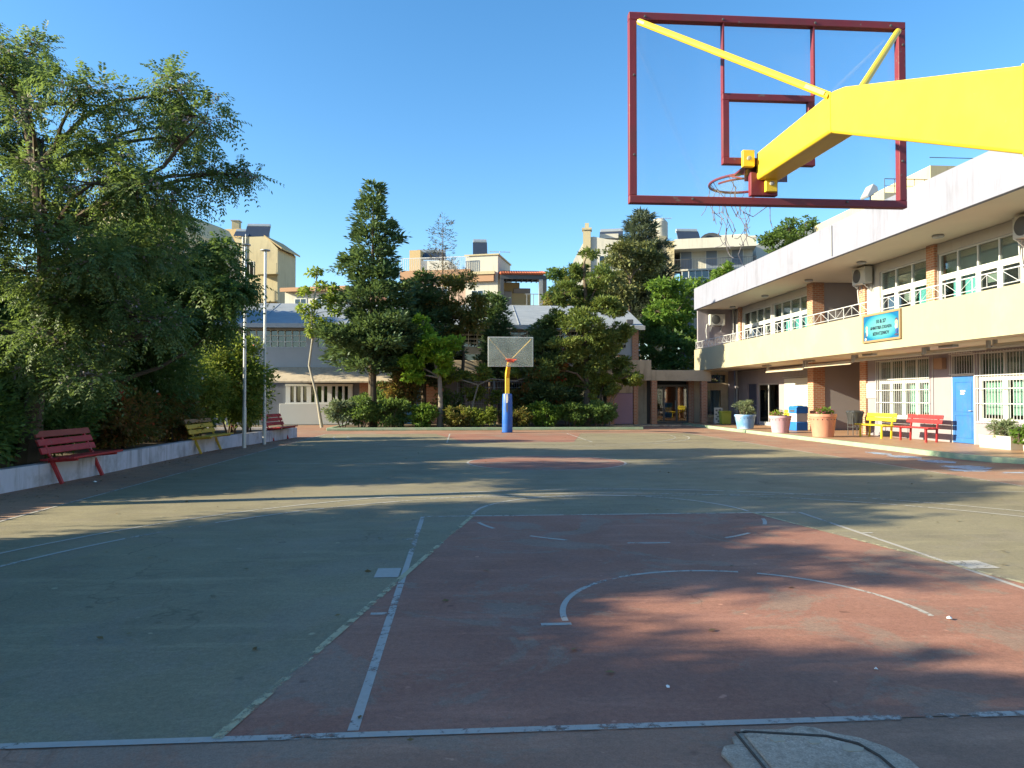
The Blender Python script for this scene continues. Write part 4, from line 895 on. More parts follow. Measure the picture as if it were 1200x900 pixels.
shrub('flowering_plant', 'dark pink flowers and green leaves in the salmon flowerpot', (12.62, 24.3, .99), (.40, .38, .17), LF['fresh'], M['bark'], 'plant', n_per=420, L=.07, W=.04, k=26, flowers=(LF['pink_flower'], 16, .06), stems=3, ground=.85)
shrub('potted_shrub', 'bushy grey green shrub growing from the blue painted pot', (12.5, 30.9, 1.0), (.5, .5, .38), LF['grey'], M['bark'], 'plant', n_per=300, L=.12, W=.03, k=36, stems=5, ground=.68, up=.9)
for y, lb in ((18.3, 'white rectangular planter against the wall right of the blue door'), (16.75, 'white rectangular planter at the right photo edge below the barred window')):
    t = thing('planter', lb, 'planter', (14.5, y, .12), 0, 'white planters under the window'); mb = MB()
    o = [(-.26, -.58), (.26, -.58), (.26, .58), (-.26, .58)]; a = .93
    vs = [(x * a, yy * .97, 0) for x, yy in o] + [(x, yy, .36) for x, yy in o] + [(x * .84, yy * .92, .36) for x, yy in o] + [(x * .8, yy * .9, .28) for x, yy in o]
    mb.add(vs, [(3, 2, 1, 0)] + [(i + 4 * k, (i + 1) % 4 + 4 * k, (i + 1) % 4 + 4 * k + 4, i + 4 * k + 4) for k in range(3) for i in range(4)]); mb.build('trough', M['planter'], t, local=True, bevel=.008)
    mb = MB(); mb.box(-.21, .21, -.52, .52, .27, .30); mb.build('soil', M['soil'], t, local=True)
shrub('potted_shrub', 'grey green lavender like plant in the planter beside the blue door', (14.48, 18.35, .66), (.26, .6, .26), LF['grey'], M['bark'], 'plant', n_per=420, L=.10, W=.028, k=40, stems=6, ground=.4, up=.8)
shrub('potted_shrub', 'bright green leafy plant spilling over the front of the edge planter', (14.28, 17.35, .55), (.24, .34, .28), LF['fresh'], M['bark'], 'plant', n_per=300, L=.10, W=.06, k=30, stems=5, ground=.3)
shrub('potted_shrub', 'small grey green plant at the back of the edge planter', (14.55, 16.7, .62), (.22, .45, .22), LF['grey'], M['bark'], 'plant', n_per=300, L=.10, W=.03, k=30, stems=4, ground=.4, up=.8)
# blue and white recycling bin
t = thing('recycling_bin', 'blue and white recycling bin by the brick column', 'bin', (14.05, 29.1, .12), R(8)); L = dict(parent=t, local=True)
mb = MB(); mb.box(-.27, .27, -.27, .27, 0, .36); mb.build('base', M['bin_blue'], bevel=.02, **L)
mb = MB(); mb.box(-.25, .25, -.25, .25, .36, .72); mb.build('body', M['white_panel'], bevel=.015, **L)
mb = MB(); mb.box(-.28, .28, -.28, .28, .72, .92); mb.prism([(-.30, .92), (.30, .92), (.22, 1.02), (-.22, 1.02)], -.3, .3, 'y'); mb.build('lid', M['bin_blue'], bevel=.015, **L)
mb = MB(); mb.box(-.14, .14, -.11, .11, 1.02, 1.045); mb.box(-.288, -.2795, -.16, .16, .78, .86); mb.build('slot', M['dark_metal'], **L)
# black bag bin on a stand
t = thing('litter_bin', 'black litter bin with plastic bag between brick column and yellow bench', 'bin', (14.35, 25.3, .12)); L = dict(parent=t, local=True)
mb = MB(); mb.lathe([(.12, .36), (.21, .40), (.25, .6), (.27, .78), (.29, .84), (.25, .9), (.2, .88), (.17, .7), (.02, .55)], (0, 0, 0), 20)
mb.v = [(x * (1 + .09 * math.sin(9 * math.atan2(y, x) + z * 9)), y * (1 + .09 * math.sin(9 * math.atan2(y, x) + z * 9)), z) for x, y, z in mb.v]; mb.build('bag', M['bin_black'], **L)
mb = MB(); mb.tube([(.265 * math.cos(R(a)), .265 * math.sin(R(a)), .83) for a in range(0, 361, 15)], .014, 6, False)
for a in (45, 135, 225, 315): mb.tube([(.26 * math.cos(R(a)), .26 * math.sin(R(a)), .83), (.24 * math.cos(R(a)), .24 * math.sin(R(a)), 0)], .014, 6)
mb.tube([(.245 * math.cos(R(a)), .245 * math.sin(R(a)), .3) for a in range(0, 361, 15)], .011, 6, False); mb.build('stand', M['dark_metal'], **L)
# things by the entrance
t = thing('entrance_bin', 'yellow green bin half hidden behind the blue painted pot', 'bin', (13.7, 36.6, .12)); L = dict(parent=t, local=True)
mb = MB(); mb.prism([(-.24, 0), (.24, 0), (.28, .62), (-.28, .62)], -.26, .26, 'y'); mb.build('body', M['bin_green'], bevel=.02, **L)
mb = MB(); mb.box(-.3, .3, -.28, .28, .62, .68); mb.box(-.1, .1, -.31, -.28, .63, .66); mb.build('lid', M['bin_green'], bevel=.012, **L)
t = thing('poster_stand', 'white stand with dark printed spots beside the right entrance column', 'display stand', (13.4, 36.7, .12), 0); L = dict(parent=t, local=True)
mb = MB(); mb.box(-.22, .22, -.025, .0, .03, .85); mb.bar((-.18, .0, .6), (-.18, .28, 0), .03, .02); mb.bar((.18, .0, .6), (.18, .28, 0), .03, .02); mb.box(-.2, -.15, -.02, 0, 0, .03); mb.box(.15, .2, -.02, 0, 0, .03); mb.build('panel', M['white_panel'], bevel=.004, **L)
mb = MB()
for i, (x, z) in enumerate(((-.1, .7), (.08, .73), (.02, .58), (-.12, .5), (.12, .45), (-.03, .38), (-.1, .25), (.1, .24), (.0, .14))): mb.prism([(x + .055 * math.cos(q * .9 + i) * (1 + .3 * (q % 2)), z + .05 * math.sin(q * .9 + i)) for q in range(7)], -.0255, -.029, 'y')
mb.build('printed_spots', M['dark_metal'], **L)
# litter
for x, y, r, lb in ((-6.35, 12.95, .04, 'crumpled white paper on the ground under the near red bench'), (-2.85, 3.95, .022, 'white paper scrap on the green court near the baseline at left'), (1.05, 3.62, .013, 'tiny white scrap on the red key, leftmost near the baseline'), (2.25, 3.78, .012, 'tiny white scrap on the red key right of centre near the baseline'), (3.25, 4.6, .02, 'white paper scrap on the sunlit red key at right')):
    mb = MB(); vs = [(x + r * math.cos(i * 1.05) * random.uniform(.6, 1.2), y + r * math.sin(i * 1.05) * random.uniform(.6, 1.2), .013 + r * random.uniform(.05, .5)) for i in range(6)] + [(x, y, .014 + r * .9), (x, y, .012)]
    mb.add(vs, [(i, (i + 1) % 6, 6) for i in range(6)] + [((i + 1) % 6, i, 7) for i in range(6)]); tag(mb.build('paper_scrap', M['paper']), lb, 'litter', 'paper scraps on the court')
# ------------------------------------------------------------------ school wing at the back
K = thing('rear_school_wing', 'long grey roofed school wing across the far end of the court', 'building', (-1, 42, 0))
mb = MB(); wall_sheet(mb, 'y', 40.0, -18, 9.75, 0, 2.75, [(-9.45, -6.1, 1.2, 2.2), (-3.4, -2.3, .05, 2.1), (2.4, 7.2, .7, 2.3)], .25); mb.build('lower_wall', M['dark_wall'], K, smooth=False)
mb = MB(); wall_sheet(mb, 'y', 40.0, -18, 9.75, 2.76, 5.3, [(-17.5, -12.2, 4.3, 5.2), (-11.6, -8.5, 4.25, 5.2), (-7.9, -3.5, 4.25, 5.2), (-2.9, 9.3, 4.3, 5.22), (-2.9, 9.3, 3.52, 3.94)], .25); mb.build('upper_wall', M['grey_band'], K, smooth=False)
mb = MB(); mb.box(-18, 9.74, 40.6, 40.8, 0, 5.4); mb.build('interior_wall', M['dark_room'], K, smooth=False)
mb = MB(); mb.prism([(39.1, 5.30), (44.2, 7.05), (49.3, 5.30), (49.3, 5.42), (44.2, 7.2), (39.1, 5.44)], -18.4, 10.12, 'x'); rf = mb.build('roof', M['roof_grey'], K, smooth=False)
mb = MB(); mb.box(-18.41, 10.13, 39.0, 39.11, 5.24, 5.47)
for x in [-18 + i * 2.35 for i in range(12)]: mb.bar((x, 39.15, 5.475), (x, 44.15, 7.19), .05, .03)
mb.build('gutter', M['grey_metal'], rf, smooth=False)
mb = MB(); mb.prism([(40.25, 5.3), (48.2, 5.3), (44.2, 6.95)], 9.7, 9.9, 'x'); mb.box(9.7, 9.9, 40.3, 48.3, 0, 5.3); mb.build('gable_wall', M['grey_band'], K, smooth=False)
for x0, x1, z0, z1, nx, nz in ((-11.6, -8.5, 4.25, 5.2, 8, 3), (-7.9, -3.5, 4.25, 5.2, 11, 3), (-2.9, 9.3, 4.3, 5.22, 26, 4), (-2.9, 9.3, 3.52, 3.94, 10, 1), (-17.5, -12.2, 4.3, 5.2, 10, 3)):
    mb = MB()
    for i in range(nx + 1): x = x0 + (x1 - x0) * i / nx; mb.box(x - .025, x + .025, 40.02, 40.07, z0, z1)
    for i in range(nz + 1): z = z0 + (z1 - z0) * i / nz; mb.box(x0, x1, 40.024, 40.066, z - .02, z + .02)
    w = mb.build('window', M['white_alu'], K, smooth=False); mb = MB(); mb.box(x0, x1, 40.09, 40.096, z0, z1); mb.build('pane', M['dark_glass'], w, smooth=False)
mb = MB()                                                         # security mesh in front of the long window band
for i in range(62): mb.tube([(-2.9 + i * .2, 39.8, 4.28), (-2.9 + i * .2, 39.8, 5.26)], .007, 4)
for z in (4.3, 4.55, 4.8, 5.05, 5.25): mb.tube([(-2.9, 39.8, z), (9.35, 39.8, z)], .007, 4)
mb.build('security_mesh', M['grey_metal'], K)
mb = MB(); mb.prism([(38.2, 2.28), (38.2, 2.36), (40.0, 3.16), (40.0, 3.06)], -10.2, -2.9, 'x'); mb.build('sloping_canopy', M['beige'], K, smooth=False)
mb = MB(); mb.box(-2.89, 8.0, 38.4, 38.6, 2.78, 3.49); mb.box(-2.88, 9.7, 38.6, 40, 2.80, 2.95); mb.build('canopy_edge', M['beige'], K, bevel=.015)
# left: white panelled garage wall with barred lights
mb = MB(); mb.box(-9.9, -5.7, 39.86, 39.99, .02, 1.16); g = mb.build('panel_wall', M['white_panel'], K, bevel=.01)
mb = MB()
for i in range(10): x = -9.45 + i * (3.35 / 9); mb.box(x - .06 - (.06 if i % 3 == 0 else 0), x + .06 + (.06 if i % 3 == 0 else 0), 39.9, 40.02, 1.2, 2.2)
mb.box(-9.6, -5.95, 39.89, 40.03, 1.16, 1.24); mb.box(-9.6, -5.95, 39.89, 40.03, 2.12, 2.24); w = mb.build('window', M['white_alu'], K, smooth=False)
mb = MB(); mb.box(-9.4, -6.1, 40.05, 40.056, 1.24, 2.12); mb.build('pane', M['dark_glass'], w)
mb = MB(); mb.box(2.4, 7.2, 40.05, 40.1, .7, 2.3)
w = mb.build('window', M['dark_glass'], K)
mb = MB(); mb.box(-5.6, -4.2, 39.93, 39.995, .05, 2.7); mb.build('brick_pier', M['brick'], K, smooth=False); mb = MB(); mb.box(-2.2, -1.0, 39.93, 39.995, .05, 2.7); mb.build('brick_pier', M['brick'], K, smooth=False)
mb = MB(); mb.box(9.62, 9.98, 39.9, 40.29, 3.0, 5.3); mb.build('brick_pier', M['brick'], K, smooth=False)
mb = MB(); mb.box(-3.4, -2.3, 40.02, 40.08, .05, 2.1); mb.build('door', pmat('faded_blue_door', (.06, .17, .28), .5), K)
mb = MB(); mb.box(9.35, 9.55, 39.3, 39.5, 6.1, 6.3) if 0 else mb.box(9.2, 9.55, 39.35, 39.6, 5.62, 5.85); mb.bar((9.38, 39.6, 5.7), (9.38, 40.2, 5.6), .04, .04); mb.build('roof_lamp', M['dark_metal'], K)
# entrance porch between the two wings
P_ = thing('entrance_porch', 'beige concrete entrance porch on brick columns between the two school wings', 'porch', (11, 38, 0))
mb = MB(); mb.prism([(7.6, 2.42), (13.25, 2.36), (13.25, 2.95), (10.01, 2.95), (10.01, 3.48), (7.6, 3.48)], 37.3, 37.55, 'y'); mb.build('beam', M['beige'], P_, bevel=.012)
mb = MB(); mb.box(7.6, 13.2, 37.551, 39.9, 2.45, 2.7); mb.build('ceiling', M['soffit'], P_, smooth=False)
for x0, x1, y0, y1 in ((10.03, 10.33, 37.35, 37.65), (12.73, 13.05, 37.35, 37.65), (7.66, 8.03, 37.35, 37.6), (9.08, 9.32, 37.4, 37.65), (12.42, 12.72, 38.55, 38.9)):
    mb = MB(); mb.box(x0, x1, y0, y1, .07, 2.4 if y0 < 38 else 2.45); mb.build('brick_column', M['brick'], P_, smooth=False)
mb = MB(); mb.box(8.05, 9.06, 37.45, 37.55, .1, 1.72); d = mb.build('door', M['plum'], P_, bevel=.01); d['label'] = 'plum coloured door'
mb = MB(); mb.box(8.05, 9.06, 37.46, 37.56, 1.74, 2.4); mb.box(9.33, 10.02, 38.3, 38.45, .07, 2.44); mb.build('side_wall', M['beige'], P_, smooth=False)
mb = MB()
for x in (10.35, 11.0, 11.05, 11.72, 11.77, 12.36): mb.box(x, x + .055, 38.62, 38.68, .07, 2.15)
mb.box(10.35, 12.42, 38.621, 38.679, 2.1, 2.2); mb.box(10.35, 12.42, 38.621, 38.679, .07, .22)
d = mb.build('glass_door', M['dark_metal'], P_, smooth=False)
mb = MB(); mb.box(10.38, 12.4, 38.64, 38.646, .2, 2.12); mb.build('pane', M['dark_glass'], d)
for x in (11.06, 11.68): mb = MB(); mb.tube([(x, 38.58, .85), (x, 38.58, 1.35)], .014, 6); mb.build('handle', M['grey_metal'], d)
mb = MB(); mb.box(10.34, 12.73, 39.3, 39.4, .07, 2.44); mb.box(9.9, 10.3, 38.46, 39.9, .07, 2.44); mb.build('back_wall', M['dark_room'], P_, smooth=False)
mb = MB(); wall_sheet(mb, 'y', 38.75, 12.73, 15.0, .1, 2.95, [(13.2, 14.6, 2.3, 2.75), (13.1, 14.3, .4, 1.9)], .2); mb.build('side_wall', M['beige'], P_, smooth=False)
mb = MB(); mb.box(13.05, 14.7, 38.9, 38.91, .3, 2.8); mb.build('pane', M['dark_glass'], P_)
shrub('potted_shrub', 'dark shrub growing in the high wall opening above the yellow green bin', (13.9, 38.55, 2.55), (.55, .18, .2), LF['dark'], M['bark'], 'plant', n_per=50, L=.12, W=.06, k=12, stems=3)
t = thing('wire_fence', 'grey wire mesh fence behind the shrubs under the vine', 'fence', (4, 36.4, .1)); mb = MB()
for i in range(5): mb.tube([(-.2 + i * 1.85, 36.4, .1), (-.2 + i * 1.85, 36.4, 2.4)], .03, 8)
mb.build('post', M['grey_metal'], t); mb = MB()
for i in range(62): mb.tube([(-.2 + i * .12, 36.4, .85), (-.2 + i * .12, 36.4, 2.3)], .005, 4)
for z in (.85, 1.2, 1.6, 2.0, 2.3): mb.tube([(-.2, 36.4, z), (7.2, 36.4, z)], .008, 4)
mb.build('mesh', M['grey_metal'], t)

# ------------------------------------------------------------------ the town behind
def apt_window(par, x, y, z, w, h, balc=False, rail=None):
    mb = MB(); f = .06
    mb.box(x, x + w, y - .05, y - .005, z, z + f); mb.box(x, x + w, y - .05, y - .005, z + h - f, z + h); mb.box(x, x + f, y - .049, y - .004, z + f, z + h - f); mb.box(x + w - f, x + w, y - .049, y - .004, z + f, z + h - f)
    mb.box(x + w / 2 - .03, x + w / 2 + .03, y - .048, y - .004, z + f, z + h - f)
    o = mb.build('window', M['white_alu'], par, smooth=False); mb = MB(); mb.box(x + f, x + w - f, y - .03, y - .006, z + f, z + h - f); mb.build('pane', M['dark_glass'], o, smooth=False)
    mb = MB(); mb.box(x + f, x + w - f, y - .02 + .004, y - .003, z + f, z + h - f); mb.build('blind', M['dark_room'], o, smooth=False)  # near-black sheet standing for the unlit room behind the pane
def apt_balcony(par, x0, x1, y, z, m, depth=1.3, solid=False):
    mb = MB(); mb.box(x0, x1, y - depth, y - .003, z - .18, z); b = mb.build('balcony', m, par, smooth=False)
    mb = MB()
    if solid: mb.box(x0, x1, y - depth, y - depth + .1, z, z + 1.0)
    else:
        n = int((x1 - x0) / .16)
        for i in range(n + 1): x = x0 + (x1 - x0) * i / n; mb.box(x - .012, x + .012, y - depth + .03, y - depth + .055, z, z + 1.0)
        mb.box(x0, x1, y - depth + .02, y - depth + .065, z + 1.0, z + 1.06)
    mb.build('railing', m if solid else M['dark_metal'], b, smooth=False)
def heater(label, x, y, z, w=1.6, h=1.5, rz=0):
    t = thing('solar_water_heater', label, 'water heater', (x, y, z), rz, 'solar water heaters on the roofs'); L = dict(parent=t, local=True)
    mb = MB(); mb.prism([(-.6, .12), (-.55, .1), (.25, h * .82), (.2, h * .85)], -w / 2, w / 2, 'x'); mb.build('collector', M['solar'], smooth=False, **L)
    mb = MB(); k = MB(); k.lathe([(.05, 0), (.24, .03), (.24, w * .95), (.05, w * .98)], (0, 0, 0), 14); mb.add([(p[2] - w * .49, .42 + p[0], h * .9 + p[1]) for p in k.v], k.f); mb.build('tank', M['tank'], **L)
    mb = MB()
    for s in (-1, 1): mb.bar((s * w * .42, .42, 0), (s * w * .42, .42, h * .75), .05, .05); mb.bar((s * w * .42, -.55, 0), (s * w * .42, .42, .05), .05, .05); mb.bar((s * w * .42, -.55, 0), (s * w * .42, -.55, .15), .05, .05)
    mb.build('stand', M['grey_metal'], **L)
def antenna(label, x, y, z, h=2.0, n=5):
    t = thing('tv_antenna', label, 'antenna', (x, y, z), 0, 'television antennas on the roofs'); L = dict(parent=t, local=True)
    mb = MB(); mb.tube([(0, 0, 0), (0, 0, h)], .03, 6); mb.build('mast', M['grey_metal'], **L)
    mb = MB(); mb.tube([(-.9, 0, h - .05), (.9, .1, h - .05)], .025, 5)
    for i in range(n): x_ = -.85 + i * 1.7 / (n - 1); mb.tube([(x_, -.35, h - .05), (x_, .35, h - .05)], .014, 4)
    mb.build('boom', M['grey_metal'], **L)
def X(px, py, Y): return at(px, py, Y)
def turn(t, deg, depth):
    """the town's street grid is a little askew from the school's"""
    t.rotation_euler.z = R(deg); t.location.x -= depth * math.sin(R(deg))

# cream block on the left
Y = 80.; xl, _ = X(273, 300, Y); xr, _ = X(327, 300, Y); _, zt = X(300, 277, Y); x0, _ = X(258, 300, Y); _, zs = X(258, 263, Y); xm, _ = X(309, 277, Y); _, zr = X(322, 292, Y)
t = bld = thing('apartment_block', 'cream apartment block with solar heater behind the flagpoles', 'building', ((xl + xr) / 2, Y + 6, 0))
mb = MB(); mb.prism([(xl, 0), (xr, 0), (xr, zr), (xm + .3, zt), (xl, zt)], Y, Y + 4.5, 'y'); mb.build('wall', M['apt_cream'], t, smooth=False)
mb = MB(); mb.box(x0 - 2, xl - .002, Y + 1.2, Y + 4.4, 0, zs); mb.build('stair_tower', M['apt_tan'], t, smooth=False)
mb = MB(); mb.prism([(xm + .1, zt + .02), (xr + .5, zr - .1), (xr + .5, zr + .08), (xm + .1, zt + .14)], Y - .1, Y + 4.6, 'y'); mb.build('roof', M['apt_tan'], t, smooth=False)
for dx, zz, ze, r in ((.9, 0, zt, .07), (1.25, 3, zt + .3, .05)): mb = MB(); mb.tube([(xl + dx, Y - .08, zz), (xl + dx, Y - .08, ze)], r, 8); mb.build('downpipe', M['white_metal'], t)
for py in (318, 352): xx, zz = X(286, py + 8, Y); apt_window(t, xx, Y, zz, 1.0, 1.9)
xx, zz = X(322, 318, Y)
for i in range(4): apt_balcony(t, xr - 1.9, xr + .3, Y + .0, zz - 3.0 * i - .3, M['apt_cream'], .9, True)
xx, zz = X(299, 277, Y); heater('solar water heater with dark panel on top of the cream block', xx, Y + 1.2, zt, 2.6, 1.7)
xx, zz = X(281, 272, Y); heater('smaller solar water heater at the left edge of the cream block roof', xx, Y + 1.0, zt, 1.6, .95)
t = thing('chimney', 'pale round capped chimney on the cream block stair tower', 'chimney', (X(269, 262, Y)[0], Y + 2.4, zs)); mb = MB(); mb.box(-.4, .4, -.4, .4, 0, .9); mb.build('stack', M['apt_cream'], t, local=True); mb = MB(); mb.box(-.5, .5, -.5, .5, .9, 1.0); mb.build('cap', M['grey_metal'], t, local=True)
turn(bld, -12, 6)
# block glimpsed through the big tree
Y = 66.; xa, za = X(150, 238, Y); xb, zb = X(216, 262, Y)
t = bld = thing('apartment_block', 'cream apartment block glimpsed through the crown of the big left tree', 'building', ((xa + xb) / 2, Y + 5, 0))
mb = MB(); mb.prism([(xa - 6, 0), (xb, 0), (xb, zb - .6), (xb - 1.2, zb + 1.3), (xb - 2.2, za), (xa - 6, za)], Y, Y + 9, 'y'); mb.build('wall', M['apt_cream'], t, smooth=False)
mb = MB(); mb.box(xb - 2.2, xb - 1.8, Y - .04, Y + 2, 2, za + .3); mb.build('pilaster', M['apt_white'], t, smooth=False)
for i in range(4): apt_window(t, xb - 3.6 - 2.2 * (i % 2), Y, za - 2.6 - 3 * (i // 2), 1.1, 1.5)
turn(bld, -16, 5)
# low house with tiled edge
Y = 60.; xa, zt = X(329, 328, Y); xb, z1 = X(412, 338, Y)
t = bld = thing('low_house', 'low pale house with red tile edge between cream block and dark conifer', 'building', ((xa + xb) / 2, Y + 4, 0))
mb = MB(); mb.box(xa, xb, Y, Y + 8, 0, z1 - .2); mb.build('wall', M['apt_white'], t, smooth=False)
mb = MB(); mb.prism([(Y - .5, z1 - .2), (Y + 8.2, z1 - .2), (Y + 8.2, zt + .05), (Y + 3.5, zt + .05), (Y - .5, z1 + .02)], xa - .1, xb + .1, 'x'); mb.build('roof', M['apt_pink'], t, smooth=False)
mb = MB(); mb.box(xa - .15, xb + .15, Y - .56, Y - .505, z1 - .28, z1 + .05); mb.build('tile_edge', M['apt_orange'], t)
for i in range(3): apt_window(t, xa + .9 + 1.9 * i, Y, z1 - 2.1, 1.1, 1.3)
mb = MB(); mb.box(xa + .4, xa + 1.9, Y + 4, Y + 5, zt, zt + .25); mb.build('roof_hatch', M['dark_metal'], t)
turn(bld, -16, 4)
# pinkish block with terrace, tanks and chimney
Y = 62.; xa, zt = X(474, 314, Y); xb, _ = X(552, 314, Y)
t = bld = thing('apartment_block', 'pinkish block with railed roof terrace right of the tall conifer', 'building', ((xa + xb) / 2, Y + 5, 0))
mb = MB(); mb.box(xa, xb, Y, Y + 9, 0, zt - .9); mb.build('wall', M['apt_pink'], t, smooth=False)
mb = MB(); mb.box(xa - .4, xb + .1, Y - .5, Y + 9, zt - .898, zt - .2); mb.build('terrace_slab', M['apt_orange'], t, smooth=False)
mb = MB(); n = 34
for i in range(n + 1): x = xa - .3 + (xb - xa + .3) * i / n; mb.box(x - .02, x + .02, Y - .42, Y - .39, zt - .2, zt + .9)
mb.box(xa - .3, xb, Y - .43, Y - .38, zt + .86, zt + .92); mb.build('railing', M['white_metal'], t, smooth=False)
mb = MB(); x_, z_ = X(482, 289, Y); mb.box(x_ - .55, x_ + .45, Y + .8, Y + 1.8, zt - .3, z_); mb.build('chimney', M['apt_tan'], t)
mb = MB(); mb.box(X(487, 300, Y)[0], X(522, 300, Y)[0], Y + 1.0, Y + 4, zt - .2, X(500, 302, Y)[1]); mb.build('parapet', M['apt_white'], t)
for q, pz in enumerate((500, 516)): apt_window(t, X(pz, 330, Y)[0] - .5, Y, zt - 3.2, 1.2, 1.6)
x_, z_ = X(504, 302, Y); heater('wide solar water heater on the pinkish block terrace', x_, Y + 2.2, z_, 2.6, 1.1)
turn(bld, -14, 5)
# cream roof house with heater
Y = 61.; xa, zt = X(545, 299, Y); xb, _ = X(584, 299, Y)
t = bld = thing('roof_house', 'cream stair house with solar heater beside the tiled pergola', 'building', ((xa + xb) / 2, Y + 3, 0))
mb = MB(); mb.box(xa, xb, Y, Y + 5, 0, zt); mb.build('wall', M['apt_white'], t, smooth=False)
_, zo = X(560, 322, Y); _, zp = X(560, 330, Y); mb = MB(); mb.box(xa - .1, xb - .3, Y - .3, Y - .003, zp, zo); mb.build('orange_band', M['apt_orange'], t, smooth=False)
mb = MB(); mb.box(xa - .12, xb - .2, Y - .4, Y - .004, zo, zo + .25); mb.box(xa - .1, xb + .1, Y - .1, Y + 5.1, zt, zt + .12); mb.build('cornice', M['apt_cream'], t, smooth=False)
apt_window(t, xa + .5, Y, zp - 2.3, 1.1, 1.6)
heater('tall solar water heater on the cream stair house by the pergola', X(563, 298, Y)[0], Y + 1.5, zt + .12, 1.25, 1.6)
antenna('thin television antenna between the stair house and the pergola', X(586, 300, Y)[0], Y + .5, zt - 2.5, X(586, 293, Y)[1] - zt + 2.5)
turn(bld, -16, 3)
# tiled pergola
Y = 60.; xa, zt = X(586, 312, Y); xb, ze = X(641, 323, Y); _, zf = X(640, 356, Y)
t = thing('tiled_pergola', 'roof terrace pergola with red tiles on dark posts above the grey roof', 'pergola', ((xa + xb) / 2, Y + 2, 0))
mb = MB(); mb.prism([(Y - .4, ze), (Y + 3, zt), (Y + 3, zt + .1), (Y - .4, ze + .12)], xa, xb, 'x')
for i in range(19): x = xa + .1 + (xb - xa - .2) * i / 18; mb.tube([(x, Y - .45, ze + .1), (x, Y + 3, zt + .1)], .085, 6)
mb.build('tiles', M['roof_tile'], t)
mb = MB(); mb.box(xa, xb, Y - .3, Y - .1, ze - .35, ze - .02); mb.box(xa, xb, Y + 2.6, Y + 2.8, ze - .1, zt - .03)
for i in range(9): x = xa + .2 + (xb - xa - .4) * i / 8; mb.box(x - .05, x + .05, Y - .09, Y + 2.6, ze - .2, ze - .03)
mb.build('beam', M['dark_metal'], t, smooth=False)
for px, mm in ((633.5, 'grey_metal'), (638, 'dark_metal'), (588, 'dark_metal')):
    x, _ = X(px, 340, Y); mb = MB(); mb.box(x - .16, x + .16, Y - .28, Y + .05, zf - 8, ze - .35); mb.build('post', M[mm], t)
mb = MB(); mb.box(xa - .2, xb + .4, Y - .6, Y + 6, 0, zf - .2); mb.build('terrace_wall', M['apt_white'], t, smooth=False)
for i, (px, py, w) in enumerate(((598, 332, 1.6), (611, 339, 1.5), (604, 345, 2.6), (591, 343, 1.2))): x, z = X(px, py, Y + 3.5); mb = MB(); mb.box(x - w / 2, x + w / 2, Y + 3 - i * .13, Y + 4.2 + i * .11, zf - .3 - i * .01, z); mb.build('barbecue_stack', M['grey_wall'] if i % 2 else M['apt_tan'], t, bevel=.05)
mb = MB(); mb.box(X(616, 346, Y)[0], X(636, 346, Y)[0], Y + .5, Y + .54, X(620, 344, Y)[1], X(620, 344, Y)[1] + .06)
for px in (618, 626, 634): x, _ = X(px, 350, Y); mb.box(x - .03, x + .03, Y + .5, Y + .54, zf - .2, X(620, 344, Y)[1])
mb.build('railing', M['grey_metal'], t)
# white gabled house right of centre
Y = 66.; xa, zl = X(672, 305, Y); xb, zt = X(712, 270, Y); xm, zm = X(692, 277, Y)
t = bld = thing('white_house', 'white house with chimney above the bushy conifer right of centre', 'building', ((xa + xb) / 2, Y + 5, 0))
mb = MB(); mb.prism([(xa, 0), (xb + 3, 0), (xb + 3, zm - .6), (xb, zm - .3), (xm + .3, zm), (xm - .4, zm - .1), (xa, zl)], Y, Y + 8, 'y'); mb.build('wall', M['apt_white'], t, smooth=False)
mb = MB(); x, z = X(688, 272, Y); mb.box(x - .35, x + .35, Y - .2, Y + .6, zl - 2, z + .2); mb.box(x - .45, x + .45, Y - .3, Y + .7, z + .2, z + .4); mb.box(x - .18, x + .18, Y, Y + .4, z + .4, z + .9); mb.build('chimney', M['apt_cream'], t)
apt_window(t, xm + .8, Y, zm - 3.2, 1.1, 1.4); apt_window(t, xm + 2.6, Y, zm - 3.2, 1.1, 1.4)
mb = MB(); mb.box(xm + .9, xm + 2.6, Y + .5, Y + 3, zm - .1, X(697, 273, Y)[1]); mb.build('stair_house', M['apt_white'], t)
x, z = X(719, 282, Y); heater('large solar water heater beside the pale pine', x, Y + 1., zm - .4, 2.2, X(719, 264, Y)[1] - zm + .3, R(-15))
turn(bld, -12, 5)
# big white apartment building
Y = 72.; xa, zt = X(793, 277, Y); xb, _ = X(884, 277, Y); _, zc = X(800, 289, Y); _, zfl = X(800, 313, Y); _, z2 = X(800, 335, Y)
t = bld = thing('apartment_block', 'big white apartment building with long top balcony left of the school roof', 'building', ((xa + xb) / 2, Y + 6, 0))
mb = MB(); mb.box(xa + .6, xb - .2, Y + 1.7, Y + 12, 0, zc + .1); mb.build('wall', M['apt_white'], t, smooth=False)
mb = MB(); mb.box(xa, xb, Y - .1, Y + 12, zc, zt); mb.build('roof_slab', M['apt_white'], t, smooth=False)
mb = MB(); mb.box(X(779, 277, Y)[0], xa - .003, Y + .6, Y + 11, 0, zt); mb.build('side_wall', M['apt_cream'], t, smooth=False)
for k in range(5):
    z = zfl - 3.05 * k; apt_balcony(t, xa, xb, Y + 1.7, z, M['apt_white'], 1.7)
    for px in (800, 829, 858):
        x, _ = X(px, 300, Y); mb = MB(); mb.box(x, x + 1.25, Y + 1.62, Y + 1.69, z, z + 2.2); o = mb.build('balcony_door', M['white_alu'], t); mb = MB(); mb.box(x + .08, x + 1.17, Y + 1.6, Y + 1.619, z + .1, z + 2.1); mb.build('shutter', pmat('grey_blue_shutter', (.16, .19, .25), .5) if 'gbs' not in M else M['gbs'], o)
